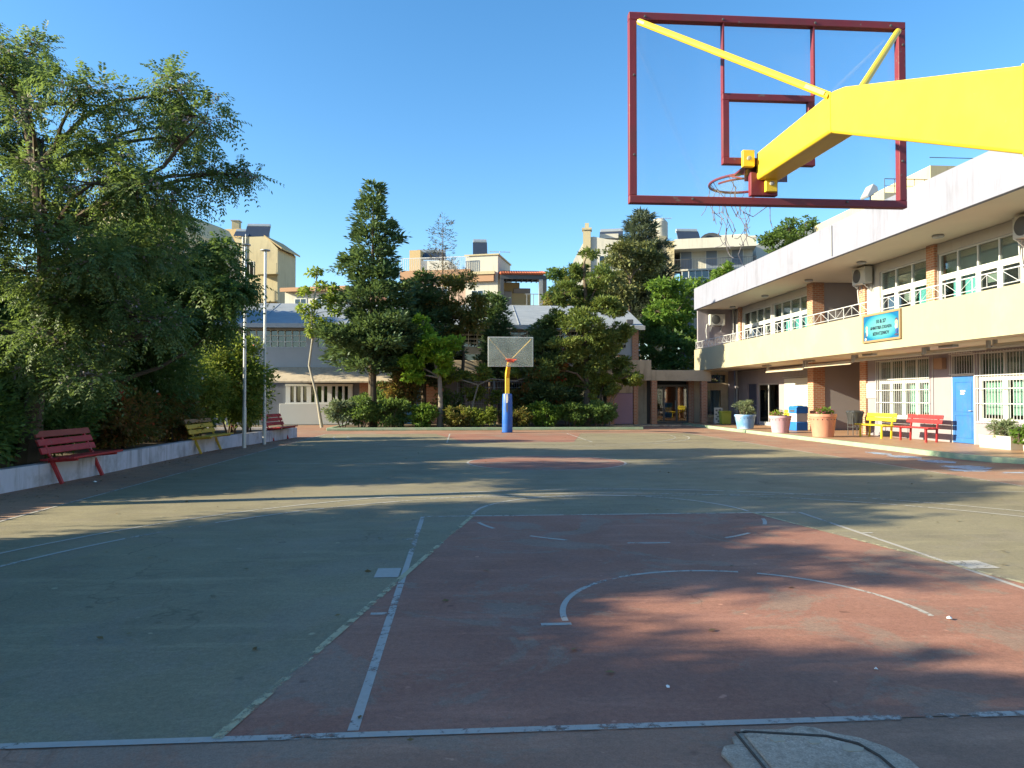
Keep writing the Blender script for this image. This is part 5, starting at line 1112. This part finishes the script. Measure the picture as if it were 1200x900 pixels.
mb = MB(); mb.prism([(X(822, 277, Y)[0], zt), (X(880, 277, Y)[0], zt), (X(878, 268, Y)[0], X(870, 268, Y)[1]), (X(836, 268, Y)[0], X(836, 268, Y)[1])], Y + 3, Y + 8, 'y'); mb.build('penthouse', M['apt_white'], t, smooth=False)
mb = MB(); x, z = X(836, 275, Y); mb.prism([(x + 1.3 * math.cos(R(a)), zt + .1 + 1.1 * math.sin(R(a))) for a in range(0, 181, 20)], Y + 2.97, Y + 2.99, 'y'); mb.build('arched_window', M['dark_room'], t)
mb = MB(); x0, _ = X(802, 325, Y); x1, _ = X(832, 325, Y); mb.box(x0, x1, Y + .1, Y + .16, zfl - 2.6, zfl - .25)
o = mb.build('glazed_balcony', M['dark_glass'], t); mb = MB(); mb.box(x0, x1, Y + .17, Y + .2, zfl - 2.6, zfl - .25); mb.build('blind', M['blue_blind'], o)
mb = MB()
for i in range(5): x = x0 + (x1 - x0) * i / 4; mb.box(x - .05, x + .05, Y + .06, Y + .2, zfl - 2.7, zfl - .2)
mb.box(x0, x1, Y + .05, Y + .2, zfl - 1.0, zfl - .9); mb.build('frame', M['white_alu'], o, smooth=False)
x, z = X(815, 277, Y); heater('solar water heater on the roof of the big white apartment building', x, Y + 2.5, zt, 2.4, 1.4)
turn(bld, -17, 6)
mb = MB(); x0, z0 = X(772, 320, Y - 3); x1, z1 = X(781, 273, Y - 3)
t = thing('stair_tower', 'cream rounded stair tower left of the big white apartment building', 'building', ((x0 + x1) / 2, Y - 2, 0))
mb.box(x0, x1, Y - 3, Y + .55, 0, z1 - .3); mb.build('wall', M['apt_cream'], t, smooth=False); mb = MB(); k = MB(); k.lathe([(.85, 0), (.85, 1.6), (.6, 1.9), (.1, 2.0)], ((x0 + x1) / 2, Y - 1.8, z1 - .32), 18); k.build('water_tank', M['planter'], t)
antenna('wide television antenna on the cream rounded stair tower', (x0 + x1) / 2 + .3, Y - 2, z1, X(776, 252, Y - 3)[1] - z1, 6)
antenna('second television antenna left of the stair tower, lower and narrower', X(764, 262, Y - 3)[0], Y - 1, z1 - 6, X(764, 257, Y - 3)[1] - z1 + 6, 4)
x0, z0 = X(886, 278, Y + 6); x1, z1 = X(915, 282, Y + 6); t = bld = thing('white_house', 'plain white gable wall partly hidden by the school roof', 'building', ((x0 + x1) / 2, Y + 8, 0))
mb = MB(); mb.prism([(x0, 0), (x1 + 4, 0), (x1 + 4, z1 + 1.5), (x1, z1 + 1.), (x0, z0 - .9)], Y + 6, Y + 12, 'y'); mb.build('wall', M['apt_white'], t, smooth=False)
# cream building with roof railing behind the right wing
Y = 48.; x0, z0 = X(1036, 224, Y); x1, z1 = X(1180, 190, Y)
t = bld = thing('apartment_block', 'cream building with dark roof railing rising behind the school roof', 'building', ((x0 + x1) / 2, Y + 5, 0))
_, zr = X(1060, 226, Y); mb = MB(); mb.box(x0, x1 + 8, Y, Y + 10, 0, zr); mb.build('wall', M['apt_cream'], t, smooth=False)
mb = MB(); a, za = X(1096, 208, Y); b, zb = X(1121, 190, Y); mb.box(a, b + 10, Y + .5, Y + 8, zr, zb - .1); mb.build('stair_house', M['apt_cream'], t, smooth=False)
mb = MB(); pts = [X(1060, 218, Y), X(1108, 189, Y)]
mb.tube([(x0 + .1, Y + .1, zr + 1.0), (a, Y + .1, zr + 1.0)], .03, 5); mb.tube([(x0 + .1, Y + .1, zr + .5), (a, Y + .1, zr + .5)], .02, 5); mb.tube([(a, Y + .6, zb + .5), (b + 2, Y + .6, zb + .5)], .03, 5)
for i in range(6): x = x0 + .1 + (a - x0 - .1) * i / 5; mb.tube([(x, Y + .1, zr), (x, Y + .1, zr + 1.0)], .025, 5)
mb.build('railing', M['dark_metal'], t)
# ------------------------------------------------------------------ trees of the left garden
def C14(lst, Y0, dy=1.0, flat=.6):
    out = []
    for i, (px, py, r) in enumerate(lst):
        Y = Y0 + dy * math.sin(i * 2.4); x, z = at(px, py, Y); out.append(((x, Y, z), (r * 1.05, r * 1.15, r * flat)))
    return out
CH = [(15, 95, .75), (-70, 150, 1.1), (95, 110, .62), (50, 165, .9), (135, 175, .8), (212, 105, .62), (185, 150, .6), (240, 140, .5), (250, 205, .62), (285, 205, .33), (165, 215, .7), (60, 240, 1.0), (-40, 250, 1.1), (205, 235, .5), (30, 320, 1.1), (120, 310, 1.0), (-80, 330, 1.1), (185, 300, .8), (95, 395, .8), (15, 405, .9), (165, 375, .8), (215, 165, .5), (150, 130, .4), (110, 215, .6), (38, 62, .5), (-25, 75, .7), (90, 350, .8)]
tree('chinaberry_tree', 'big feathery leaved tree towering over the near red bench at left', 'tree', (-7.75, 13.5, .3),
     [(-7.75, 13.5, .3), (-7.72, 13.55, 1.2), (-7.62, 13.6, 2.2), (-7.5, 13.5, 3.2), (-7.55, 13.5, 4.3), (-7.7, 13.5, 5.6), (-7.9, 13.5, 6.8)], .17, C14(CH, 13.6) + C14([(40, 255, .55), (62, 330, .6), (45, 190, .45), (85, 300, .5), (30, 130, .4), (62, 395, .55), (45, 435, .5), (95, 440, .55), (70, 360, .5)], 12.6, dy=.3), M['bark'], LF['china'],
     'chinaberry trees in the garden', 'spray', subs_k=17, n_per=70, L=.42, pairs=7, leaf=.080, droop=.32, frac=(.17, .36), flowers=(LF['lilac_flower'], 22, .055))
tree('chinaberry_tree', 'second feathery leaved tree with drooping crown edge left of the flagpoles', 'tree', (-8.6, 17.6, .3),
     [(-8.6, 17.6, .3), (-8.5, 17.6, 1.5), (-8.2, 17.5, 2.7), (-7.9, 17.6, 3.8), (-7.6, 17.5, 4.6)], .15,
     C14([(175, 330, 1.0), (225, 320, 1.0), (252, 345, .7), (215, 370, .9), (262, 300, .6), (150, 280, 1.0), (120, 360, 1.1), (272, 335, .45), (190, 270, .8), (255, 385, .5)], 17.6), M['bark'], LF['dark'],
     'chinaberry trees in the garden', 'spray', subs_k=13, n_per=80, L=.44, pairs=6, leaf=.11, droop=.6, frac=(.28, .5))
# the same kind further along, outside the frame: they shade the near half of the court
def shade_tree(label, x, y, h, sp, n):
    cl = []
    for i in range(n):
        a = i * 2.4; rr = sp * math.sqrt((i + .5) / n); cl.append(((x + rr * math.cos(a), y + rr * math.sin(a), h * (.62 + .3 * random.random()) - rr * .25), (1.0, 1.0, .65)))
    return tree('chinaberry_tree', label, 'tree', (x, y, .3), [(x, y, .3), (x + .1, y, 1.5), (x, y + .1, h * .5), (x + .1, y, h * .75)], .18, cl, M['bark'], LF['china'], 'chinaberry trees in the garden', 'spray', subs_k=11, n_per=60, L=.46, pairs=5, leaf=.13, frac=(.28, .5))
shade_tree('feathery leaved garden tree nearest the camera outside the left photo edge', -9.3, 1.0, 5.0, 1.9, 11)
shade_tree('feathery leaved garden tree outside the left photo edge level with the free throw line', -9.3, 6.7, 5.4, 1.7, 10)
shade_tree('small feathery leaved tree added out of view near the baseline to dapple the key', -9.2, 4.1, 4.9, 1.1, 4)  # unseen tree added to break up the sun on the key
shade_tree('tall feathery leaved garden tree just outside the left photo edge', -9.5, 9.9, 7.6, 1.7, 12)
DK = LF['dark']
for y, z, lb in ((-1.5, 1.5, 'dark unseen hedge bush added for shade nearest the camera'), (1.2, 1.6, 'dark unseen hedge bush added for shade level with the drain cover'), (3.6, 2.0, 'dark unseen hedge bush added for shade level with the baseline'), (4.9, 1.9, 'dark unseen hedge bush added for shade between baseline and key'), (5.9, 1.9, 'dark unseen hedge bush added for shade level with the key'), (8.7, .62, 'low dark unseen hedge bush kept low to let a sun streak through')):
    shrub('shade_hedge_bush', lb, (-8.9, y, z), (1.0, 1.5, z - .25), DK, M['bark'], group='unseen hedge bushes added to shade the court', n_per=260, L=.15, W=.08, k=64, ground=.3)  # unseen hedge added and sized to keep sun off the left foreground
shrub('garden_bush', 'large rounded dark bush hanging over the wall at the left photo edge', (-8.1, 11.6, 1.0), (1.15, 1.3, .95), DK, M['bark'], n_per=420, L=.085, W=.045, k=60, ground=.3)
shrub('garden_bush', 'dark dense bush behind the near red bench', (-8.2, 14.6, 1.15), (1.0, 1.3, 1.0), DK, M['bark'], n_per=320, L=.10, W=.05, k=50, ground=.3)
shrub('garden_bush', 'reddish green bush left of the ochre bench', (-7.95, 17.4, 1.05), (.75, 1.3, .85), LF['russet'], M['bark'], n_per=260, L=.10, W=.05, k=44, ground=.3, flowers=(LF['red_flower'], 3, .1))
shrub('garden_bush', 'russet leaved bush directly behind the ochre bench', (-7.75, 19.9, 1.0), (.6, 1.2, .8), LF['russet'], M['bark'], n_per=260, L=.10, W=.055, k=42, ground=.3)
shrub('oleander', 'tall dark oleander with white flowers between big tree and flagpoles', (-8.2, 19.6, 2.2), (1.05, 1.5, 1.8), LF['oleander'], M['bark'], n_per=230, L=.15, W=.036, k=76, ground=.3, stems=8, flowers=(LF['white_flower'], 5, .075))
shrub('oleander', 'dark oleander with few white flowers behind the reddish bush', (-8.9, 16.6, 1.9), (.9, 1.4, 1.6), LF['oleander'], M['bark'], n_per=230, L=.15, W=.036, k=64, ground=.3, stems=8, flowers=(LF['white_flower'], 3, .07))
shrub('garden_bush', 'tall sunlit yellow green bush behind the flagpoles', (-7.3, 23.4, 2.1), (1.15, 1.3, 1.85), LF['olive'], M['bark'], n_per=150, L=.115, W=.06, k=76, ground=.3, stems=7, flowers=(LF['red_flower'], 1, .06))
shrub('garden_bush', 'yellow green bush between the ochre bench and the first flagpole', (-7.75, 21.6, 1.75), (.8, 1.0, 1.5), LF['olive'], M['bark'], n_per=150, L=.115, W=.06, k=56, ground=.3, stems=5)
shrub('garden_bush', 'yellow green bush leaning over the wall end above the small red bench', (-7.55, 25.9, 1.6), (.75, 1.0, 1.15), LF['olive'], M['bark'], n_per=150, L=.115, W=.06, k=60, ground=.3, stems=5)
for i, (x, y, z, rx, ry, rz, lb) in enumerate(((-10.6, 9.5, .95, 1.5, 2., .75, 'dark screen bush behind the left photo edge bush'), (-10.8, 13.2, 2.0, 1.5, 2., 1.9, 'dark screen bush behind the trunk of the big tree'), (-10.9, 17.2, 2.3, 1.5, 2.2, 2.2, 'dark screen bush behind the russet bushes'), (-10.6, 21.2, 1.1, 1.5, 2., .9, 'dark screen bush behind the white flowered oleander'), (-9.9, 25.2, 1.0, 1.4, 1.8, .8, 'dark screen bush behind the sunlit yellow green bush'))):
    shrub('screen_bush', lb, (x, y, z), (rx, ry, rz), DK if i % 2 else LF['oleander'], M['bark'], group='screen bushes at the back of the garden', n_per=130, L=.17, W=.09, k=70, ground=.3, stems=6)

# ------------------------------------------------------------------ planting bed at the far end
G2 = 'trees in the far planting bed'
conifer('cypress_tree', 'tallest dark conifer in the far bed left of the distant hoop', (-4.25, 34.6, .1), 11.55, 2.2, M['bark'], LF['cypress'], z0=.2, nb=115, per=230, tuft=.26, tr=.2, group=G2, top_pow=.66, irregular=.62, rise=.22)
def clumps_at(Y, pts, flat=.75):
    out = []
    for i, (px, py, r) in enumerate(pts): yy = Y + .7 * math.sin(i * 2.1); x, z = at(px, py, yy); out.append(((x, yy, z), (r, r, r * flat)))
    return out
tree('cypress_tree', 'bushy yellowish conifer right of the distant hoop', 'tree', (6.1, 34.8, .1), [(6.1, 34.8, .1), (6.15, 34.8, 2), (6.0, 34.8, 4), (6.1, 34.8, 6), (6.0, 34.8, 8)], .16,
     clumps_at(34.8, [(690, 298, .5), (676, 318, .8), (704, 325, .85), (662, 345, .9), (690, 348, 1.1), (715, 360, .9), (730, 388, .7), (652, 375, .9), (684, 382, 1.2), (708, 398, 1.05), (724, 424, .9), (660, 410, 1.05), (690, 425, 1.15), (638, 404, .55), (738, 440, .5), (704, 452, .9), (668, 446, .9), (640, 432, .7), (650, 455, .6)]), M['bark'], LF['cypress_warm'], G2, subs_k=22, n_per=330, L=.17, W=.065, frac=(.2, .4), up=.6)
conifer('cypress_tree', 'short dark green conifer beside the distant backboard', (4.0, 35.2, .1), 5.1, 1.35, M['bark'], LF['cypress'], z0=.15, nb=110, per=260, tuft=.22, tr=.1, group=G2, top_pow=.6, irregular=.4, rise=.25)
conifer('cypress_tree', 'dark conifer filling in left of the brownish tree', (-1.9, 36.4, .1), 7.6, 1.7, M['bark'], LF['cypress'], z0=.25, nb=120, per=220, tuft=.26, tr=.13, group=G2, top_pow=.55, irregular=.4)
conifer('cypress_tree', 'slim blue green conifer standing behind the distant backboard', (1.95, 38.0, .1), 6.7, 1.05, M['bark'], LF['cypress'], z0=.3, nb=110, per=200, tuft=.22, tr=.09, group=G2, top_pow=.55, rise=.5)
xb = -6.5
tree('young_tree', 'thin pale trunked young tree with yellow green leaves left of the tall conifer', 'tree', (xb, 34.0, .1), [(xb, 34, .1), (xb - .25, 34, 1.6), (xb - .6, 34, 3.0), (xb - .45, 34, 4.2), (xb - .5, 34, 5.4), (xb - .3, 34, 6.6), (xb - .25, 34, 7.5)], .06,
     [((xb - .3, 34, 7.3), (0.22, 0.22, 0.32)), ((xb - .75, 34, 6.4), (0.32, 0.29, 0.25)), ((xb + .3, 34, 6.1), (0.36, 0.29, 0.36)), ((xb - .55, 34, 5.2), (0.36, 0.29, 0.29)), ((xb + .2, 34, 5.0), (0.29, 0.25, 0.25)), ((xb - .9, 34, 5.6), (0.25, 0.22, 0.22)), ((xb + .55, 34, 6.6), (0.25, 0.22, 0.22)), ((xb - .1, 34, 6.7), (0.25, 0.25, 0.25)), ((xb - .3, 34, 5.8), (0.25, 0.25, 0.25)), ((xb + .6, 34, 5.5), (0.22, 0.22, 0.22)), ((xb - .6, 34, 4.6), (0.18, 0.18, 0.18))], M['bark_pale'], LF['young'], G2, subs_k=16, n_per=95, L=.16, W=.10, frac=(.45, .8), up=.1)
xl = -1.0
tree('broadleaf_tree', 'bright lime green broadleaf tree on a straight trunk in the far bed', 'tree', (xl, 33.8, .1), [(xl, 33.8, .1), (xl + .02, 33.8, 1.2), (xl - .03, 33.8, 2.4), (xl - .3, 33.8, 3.4), (xl - .7, 33.8, 4.6)], .13,
     [((-1.5, 33.6, 4.0), (.95, .8, .7)), ((-2.35, 33.6, 3.1), (.75, .7, .6)), ((-.9, 33.6, 3.1), (.85, .8, .6)), ((-1.75, 33.6, 5.0), (.5, .5, .5)), ((-.35, 33.8, 4.1), (.5, .5, .4)), ((-2.2, 33.5, 2.5), (.6, .5, .35))], M['bark_grey'], LF['lime'], G2, subs_k=13, n_per=190, L=.17, W=.125, frac=(.28, .46))
tree('broadleaf_tree', 'brown and green leaved tree with turning foliage behind the lime green one', 'tree', (.1, 36.6, .1), [(.1, 36.6, .1), (.0, 36.6, 2), (.1, 36.6, 3.6), (-.1, 36.6, 5.2)], .12,
     [((-.2, 36.3, 7.2), (1.0, .9, .8)), ((.7, 36.4, 6.4), (.95, .9, .8)), ((-.9, 36.4, 6.1), (.9, .9, .8)), ((.0, 36.3, 5.6), (1.1, 1., .7)), ((.9, 36.4, 5.2), (.8, .8, .6)), ((-.6, 36.4, 4.8), (.9, .9, .6))], M['bark'], LF['mixed'], G2, subs_k=12, n_per=210, L=.15, W=.085)
tree('broadleaf_tree', 'dark bushy evergreen right of the brownish tree under the stair house', 'tree', (1.6, 38.6, .1), [(1.6, 38.6, .1), (1.5, 38.6, 3), (1.5, 38.6, 5)], .1, [((1.45, 38.4, 6.6), (.75, .7, .75)), ((1.2, 38.4, 5.9), (.7, .6, .6)), ((1.75, 38.4, 7.0), (.5, .5, .45))], M['bark'], LF['dark'], G2, subs_k=12, n_per=150, L=.15, W=.08)
BG = 'low bushes in the far bed'
for x, y, z, rx, ry, rz, lf, lb in ((-5.5, 33.6, .65, .7, .6, .55, 'grey', 'grey green bush at the foot of the thin pale trunk'), (-4.6, 33.5, .75, .75, .6, .7, 'dark', 'dark bush at the foot of the tall conifer'), (-3.2, 33.5, .62, .9, .6, .55, 'dark', 'dark low bush right of the tall conifer trunk'),
                                   (-2.9, 34.6, 1.6, .8, .7, .8, 'russet', 'reddish leaved bush behind the low dark ones'), (-1.8, 33.5, .5, .7, .5, .42, 'fresh', 'mid green low bush left of the lime green tree trunk'), (-.2, 33.4, .5, .75, .5, .42, 'mixed', 'brownish low bush right of the lime green tree trunk'),
                                   (.9, 33.4, .55, .8, .5, .45, 'olive', 'yellow green low bush left of the blue hoop padding'), (2.6, 33.5, .5, .7, .5, .42, 'mixed', 'brown green low bush right of the blue hoop padding'), (3.9, 33.5, .55, .8, .5, .46, 'fresh', 'green low bush in front of the wire fence'), (5.2, 33.5, .55, .8, .5, .46, 'dark', 'dark low bush below the reddish climber'), (6.5, 33.6, .6, .75, .5, .5, 'oleander', 'dark bush at the right end of the bed')):
    shrub('low_bush', lb, (x, y, z * 1.15 + .1), (rx * 1.22, ry * 1.1, rz * 1.28), LF[lf], M['bark'], group=BG, n_per=300, L=.12, W=.06, k=40, ground=.1)
for x, y, z, rx, rz, lf, lb in ((-3.7, 35.6, 1.2, .9, 1.1, 'oleander', 'taller dark bush behind the tall conifer trunk'), (-.6, 35.4, 1.0, .8, .9, 'dark', 'taller dark bush behind the lime green tree trunk'), (2.9, 35.6, 1.1, .9, 1.0, 'russet', 'taller russet bush behind the wire fence bushes right of the hoop'), (5.3, 35.7, 1.2, .9, 1.1, 'dark', 'taller dark bush under the bushy yellowish conifer')):
    shrub('tall_bush', lb, (x, y, z + .1), (rx, .6, rz), LF[lf], M['bark'], group='taller bushes in the far bed', n_per=170, L=.13, W=.065, k=40, ground=.1)
def climber(label, stems, clumps, lf, fl=None):
    t = thing('climbing_vine', label, 'climbing plant', (*stems[0][0][:2], .1)); mb = MB()
    for s in stems: mb.tube(s, [.05 * (1 - .7 * i / len(s)) for i in range(len(s))], 6)
    sub = subclumps(clumps, 12, (.3, .5))
    for q, s, c in sub: mb.tube(bend(c, q, 3, .2), [.014, .01, .008, .004], 4, False)
    mb.build('stems', M['bark_grey'], t); V, F = broadleaf_foliage(sub, 240, .14, .085, .2); big_mesh('foliage', V, F, LF[lf], t)
    if fl:
        P = []; D = []
        for q, s, c in sub: p, d = in_clump(q, s, 9, .3); P.append(p); D.append(d)
        P = np.concatenate(P); D = np.concatenate(D); V, F = leaf_cards(P, D, RNG.normal(size=P.shape), np.full(len(P), .12), np.full(len(P), .09)); big_mesh('flowers', V, F, LF[fl], t)
climber('olive leaved climber with bare arching stems behind the distant hoop pole', [[(-.2 + .6, 34.6, .1), (.55, 34.6, 1.2), (.8, 34.6, 2.1), (1.4, 34.6, 2.4), (2.6, 34.6, 2.3), (3.6, 34.6, 2.6)], [(.8, 34.6, 2.1), (.0, 34.6, 2.35), (-.6, 34.6, 2.2)]], [((-.4, 34.7, 2.5), (.8, .4, .4)), ((.9, 34.7, 2.7), (.9, .4, .4)), ((2.2, 34.7, 2.7), (.7, .4, .35)), ((1.0, 35.5, 1.6), (1.2, .4, .6))], 'olive')
climber('red flowered climber between the distant hoop and the bushy conifer', [[(3.6, 34.7, .1), (3.5, 34.7, 1.3), (3.8, 34.7, 2.3), (4.4, 34.7, 2.9)]], [((3.5, 34.6, 2.9), (.7, .5, .5)), ((4.5, 34.6, 2.6), (.8, .5, .7)), ((3.2, 34.8, 1.9), (.7, .4, .6)), ((4.6, 34.8, 1.5), (.8, .4, .6))], 'russet', 'red_flower')
climber('yellow green climber drooping over the plum door right of the bed', [[(6.9, 35.0, .1), (7.2, 35.0, 1.0), (7.6, 35.1, 1.9), (8.2, 35.2, 2.3)], [(6.9, 35.0, .1), (6.7, 35.0, 1.2), (7.0, 35.0, 2.2)], [(7.3, 35.1, .1), (7.45, 35.1, 1.3), (8.0, 35.2, 2.1)]], [((7.2, 34.8, 2.3), (.9, .6, .35)), ((8.2, 35.0, 2.45), (.8, .5, .3)), ((8.8, 35.2, 2.3), (.4, .4, .25)), ((6.6, 34.8, 1.9), (.6, .5, .45)), ((6.5, 34.9, 1.1), (.6, .5, .5))], 'olive')

# fallen leaves along the foot of the wall and on the court edge
n = 900; ys = RNG.uniform(1, 27, n); off = np.abs(RNG.normal(size=n)) * .55 + .03; xs = np.array([wx(y) for y in ys]) + off
P = np.stack([xs, ys, np.full(n, .013)], 1); n2 = 260; P = np.concatenate([P, np.stack([RNG.uniform(-5, 9, n2), RNG.uniform(3, 28, n2), np.full(n2, .013)], 1), np.stack([RNG.uniform(-5.5, 8, 300), 32.7 - np.abs(RNG.normal(size=300)) * .3, np.full(300, .013)], 1)])
a = RNG.uniform(0, 6.283, len(P)); l = RNG.uniform(.03, .07, len(P)); V, F = leaf_cards(P, np.stack([np.cos(a), np.sin(a), RNG.uniform(0, .25, len(P))], 1), np.array([0, 0, 1.]) + RNG.normal(size=P.shape) * .25, l, l * .5)
tag(big_mesh('fallen_leaves', V, F, leafmat('fallen_leaf', [(.08, .05, .02), (.16, .10, .04), (.24, .17, .07)], .2, 3.)), kind='stuff')
# ------------------------------------------------------------------ trees behind the school
G3 = 'trees behind the school'
Y = 46.; x, z = at(519, 256, Y)
conifer('dry_pine', 'thin half bare brownish pine sticking up behind the grey roof', (x, Y, 0), z, 1.5, M['bark'], LF['dry_pine'], z0=.6, nb=46, per=42, tuft=.22, tr=.13, group=G3, top_pow=.5, irregular=.5, tuft_w=.25)
Y = 52.; x, z = at(752, 249, Y)
conifer('pale_pine', 'pale blue green pine, highest of the trees above the porch', (x, Y, 0), z, 3.0, M['bark_grey'], LF['blue_pine'], z0=.35, nb=150, per=150, tuft=.36, tr=.2, group=G3, top_pow=.6, irregular=.4, rise=.35, tuft_w=.25)
def clumpy(label, name, Y, pts, lf, base_px, k=11, n=95, L=.24, W=.14, bark='bark', tr=.18):
    cl = []
    for i, (px, py, r) in enumerate(pts): yy = Y + 1.2 * math.sin(i * 2.1); x, z = at(px, py, yy); cl.append(((x, yy, z), (r, r, r * .8)))
    x, _ = at(base_px, 400, Y); zc = max(c[0][2] for c in cl)
    tree(name, label, 'tree', (x, Y, 0), [(x, Y, 0), (x + .1, Y, zc * .3), (x, Y, zc * .55), (x + .05, Y, zc * .8)], tr, cl, M[bark], LF[lf], G3, subs_k=k, n_per=n, L=L, W=W)
clumpy('yellow green tree in front of the pale pine', 'broadleaf_tree', 48., [(728, 300, 1.3), (745, 325, 1.4), (712, 330, 1.2), (765, 305, 1.1), (755, 290, .9), (730, 345, 1.3)], 'pine_pale', 738)
clumpy('fresh green tree left of the school wing, lower of the group', 'broadleaf_tree', 45., [(785, 345, 1.25), (800, 360, 1.1), (770, 365, 1.2), (790, 385, 1.3), (812, 340, .8), (772, 335, .9), (808, 392, .9)], 'fresh', 790)
clumpy('dark tree filling the gap above the porch', 'broadleaf_tree', 43., [(780, 405, 1.2), (765, 390, 1.1), (800, 415, 1.3), (778, 425, 1.1), (812, 400, 1.1), (790, 430, 1.0), (760, 415, .9)], 'dark', 785)
clumpy('small light green tree in front of the white apartment balcony', 'broadleaf_tree', 55., [(848, 318, .9), (838, 330, 1.0), (858, 325, .7), (826, 335, .8)], 'fresh', 845)
clumpy('flat topped pine rising behind the school roof', 'pine_tree', 58., [(925, 268, 1.2), (945, 262, .9), (905, 280, 1.1), (932, 285, 1.3), (960, 272, .6), (915, 295, 1.2)], 'dark', 925, 13, 80)
clumpy('small dark tree beside the pergola posts', 'broadleaf_tree', 57., [(650, 322, .9), (660, 335, 1.0), (648, 345, .9), (668, 325, .7)], 'dark', 652)
clumpy('reddish tree under the small dark one by the pergola', 'broadleaf_tree', 50., [(650, 358, .9), (668, 350, .8), (640, 352, .6), (672, 330, .7)], 'mixed', 655)
clumpy('broad dark tree far behind the left garden', 'broadleaf_tree', 40., [(225, 330, 1.7), (250, 350, 1.5), (200, 345, 1.8), (235, 375, 1.7), (265, 380, 1.2), (170, 340, 1.8), (140, 330, 1.8)], 'dark', 215, 11, 90)

# ------------------------------------------------------------------ light and sky
SUN = Vector((1.0, .12, -.38))
sd = bpy.data.lights.new('sun', 'SUN'); so = bpy.data.objects.new('sun', sd); COL.objects.link(so)
so.rotation_euler = SUN.to_track_quat('-Z', 'Y').to_euler(); so.location = (-40, 0, 30); sd.energy = 5.0; sd.angle = R(.55); sd.color = (1.0, .91, .64)
w = bpy.data.worlds.new('World'); S.world = w; w.use_nodes = True; nt = w.node_tree; nt.nodes.clear()
sky = nt.nodes.new('ShaderNodeTexSky'); sky.sky_type = 'NISHITA'; sky.sun_disc = False
d = -SUN.normalized(); sky.sun_elevation = math.asin(d.z); sky.sun_rotation = math.atan2(d.x, d.y)
sky.altitude = 50; sky.air_density = 1.0; sky.dust_density = .4; sky.ozone_density = 2.2
bg = nt.nodes.new('ShaderNodeBackground'); bg.inputs['Strength'].default_value = .102; out = nt.nodes.new('ShaderNodeOutputWorld')
hs = nt.nodes.new('ShaderNodeHueSaturation'); hs.inputs['Saturation'].default_value = 1.27; hs.inputs['Value'].default_value = 1.04; hs.inputs['Hue'].default_value = .498
nt.links.new(sky.outputs[0], hs.inputs['Color']); nt.links.new(hs.outputs[0], bg.inputs[0]); nt.links.new(bg.outputs[0], out.inputs[0])
S.view_settings.view_transform = 'Standard'; S.view_settings.look = 'None'; S.view_settings.exposure = 1.5; S.view_settings.gamma = 1; S.view_settings.use_curve_mapping = False
S.render.engine = 'CYCLES'; S.cycles.use_denoising = True; S.cycles.max_bounces = 6; S.cycles.transparent_max_bounces = 12
S.cycles.diffuse_bounces = 3; S.cycles.glossy_bounces = 3; S.cycles.transmission_bounces = 4; S.cycles.caustics_reflective = False; S.cycles.caustics_refractive = False
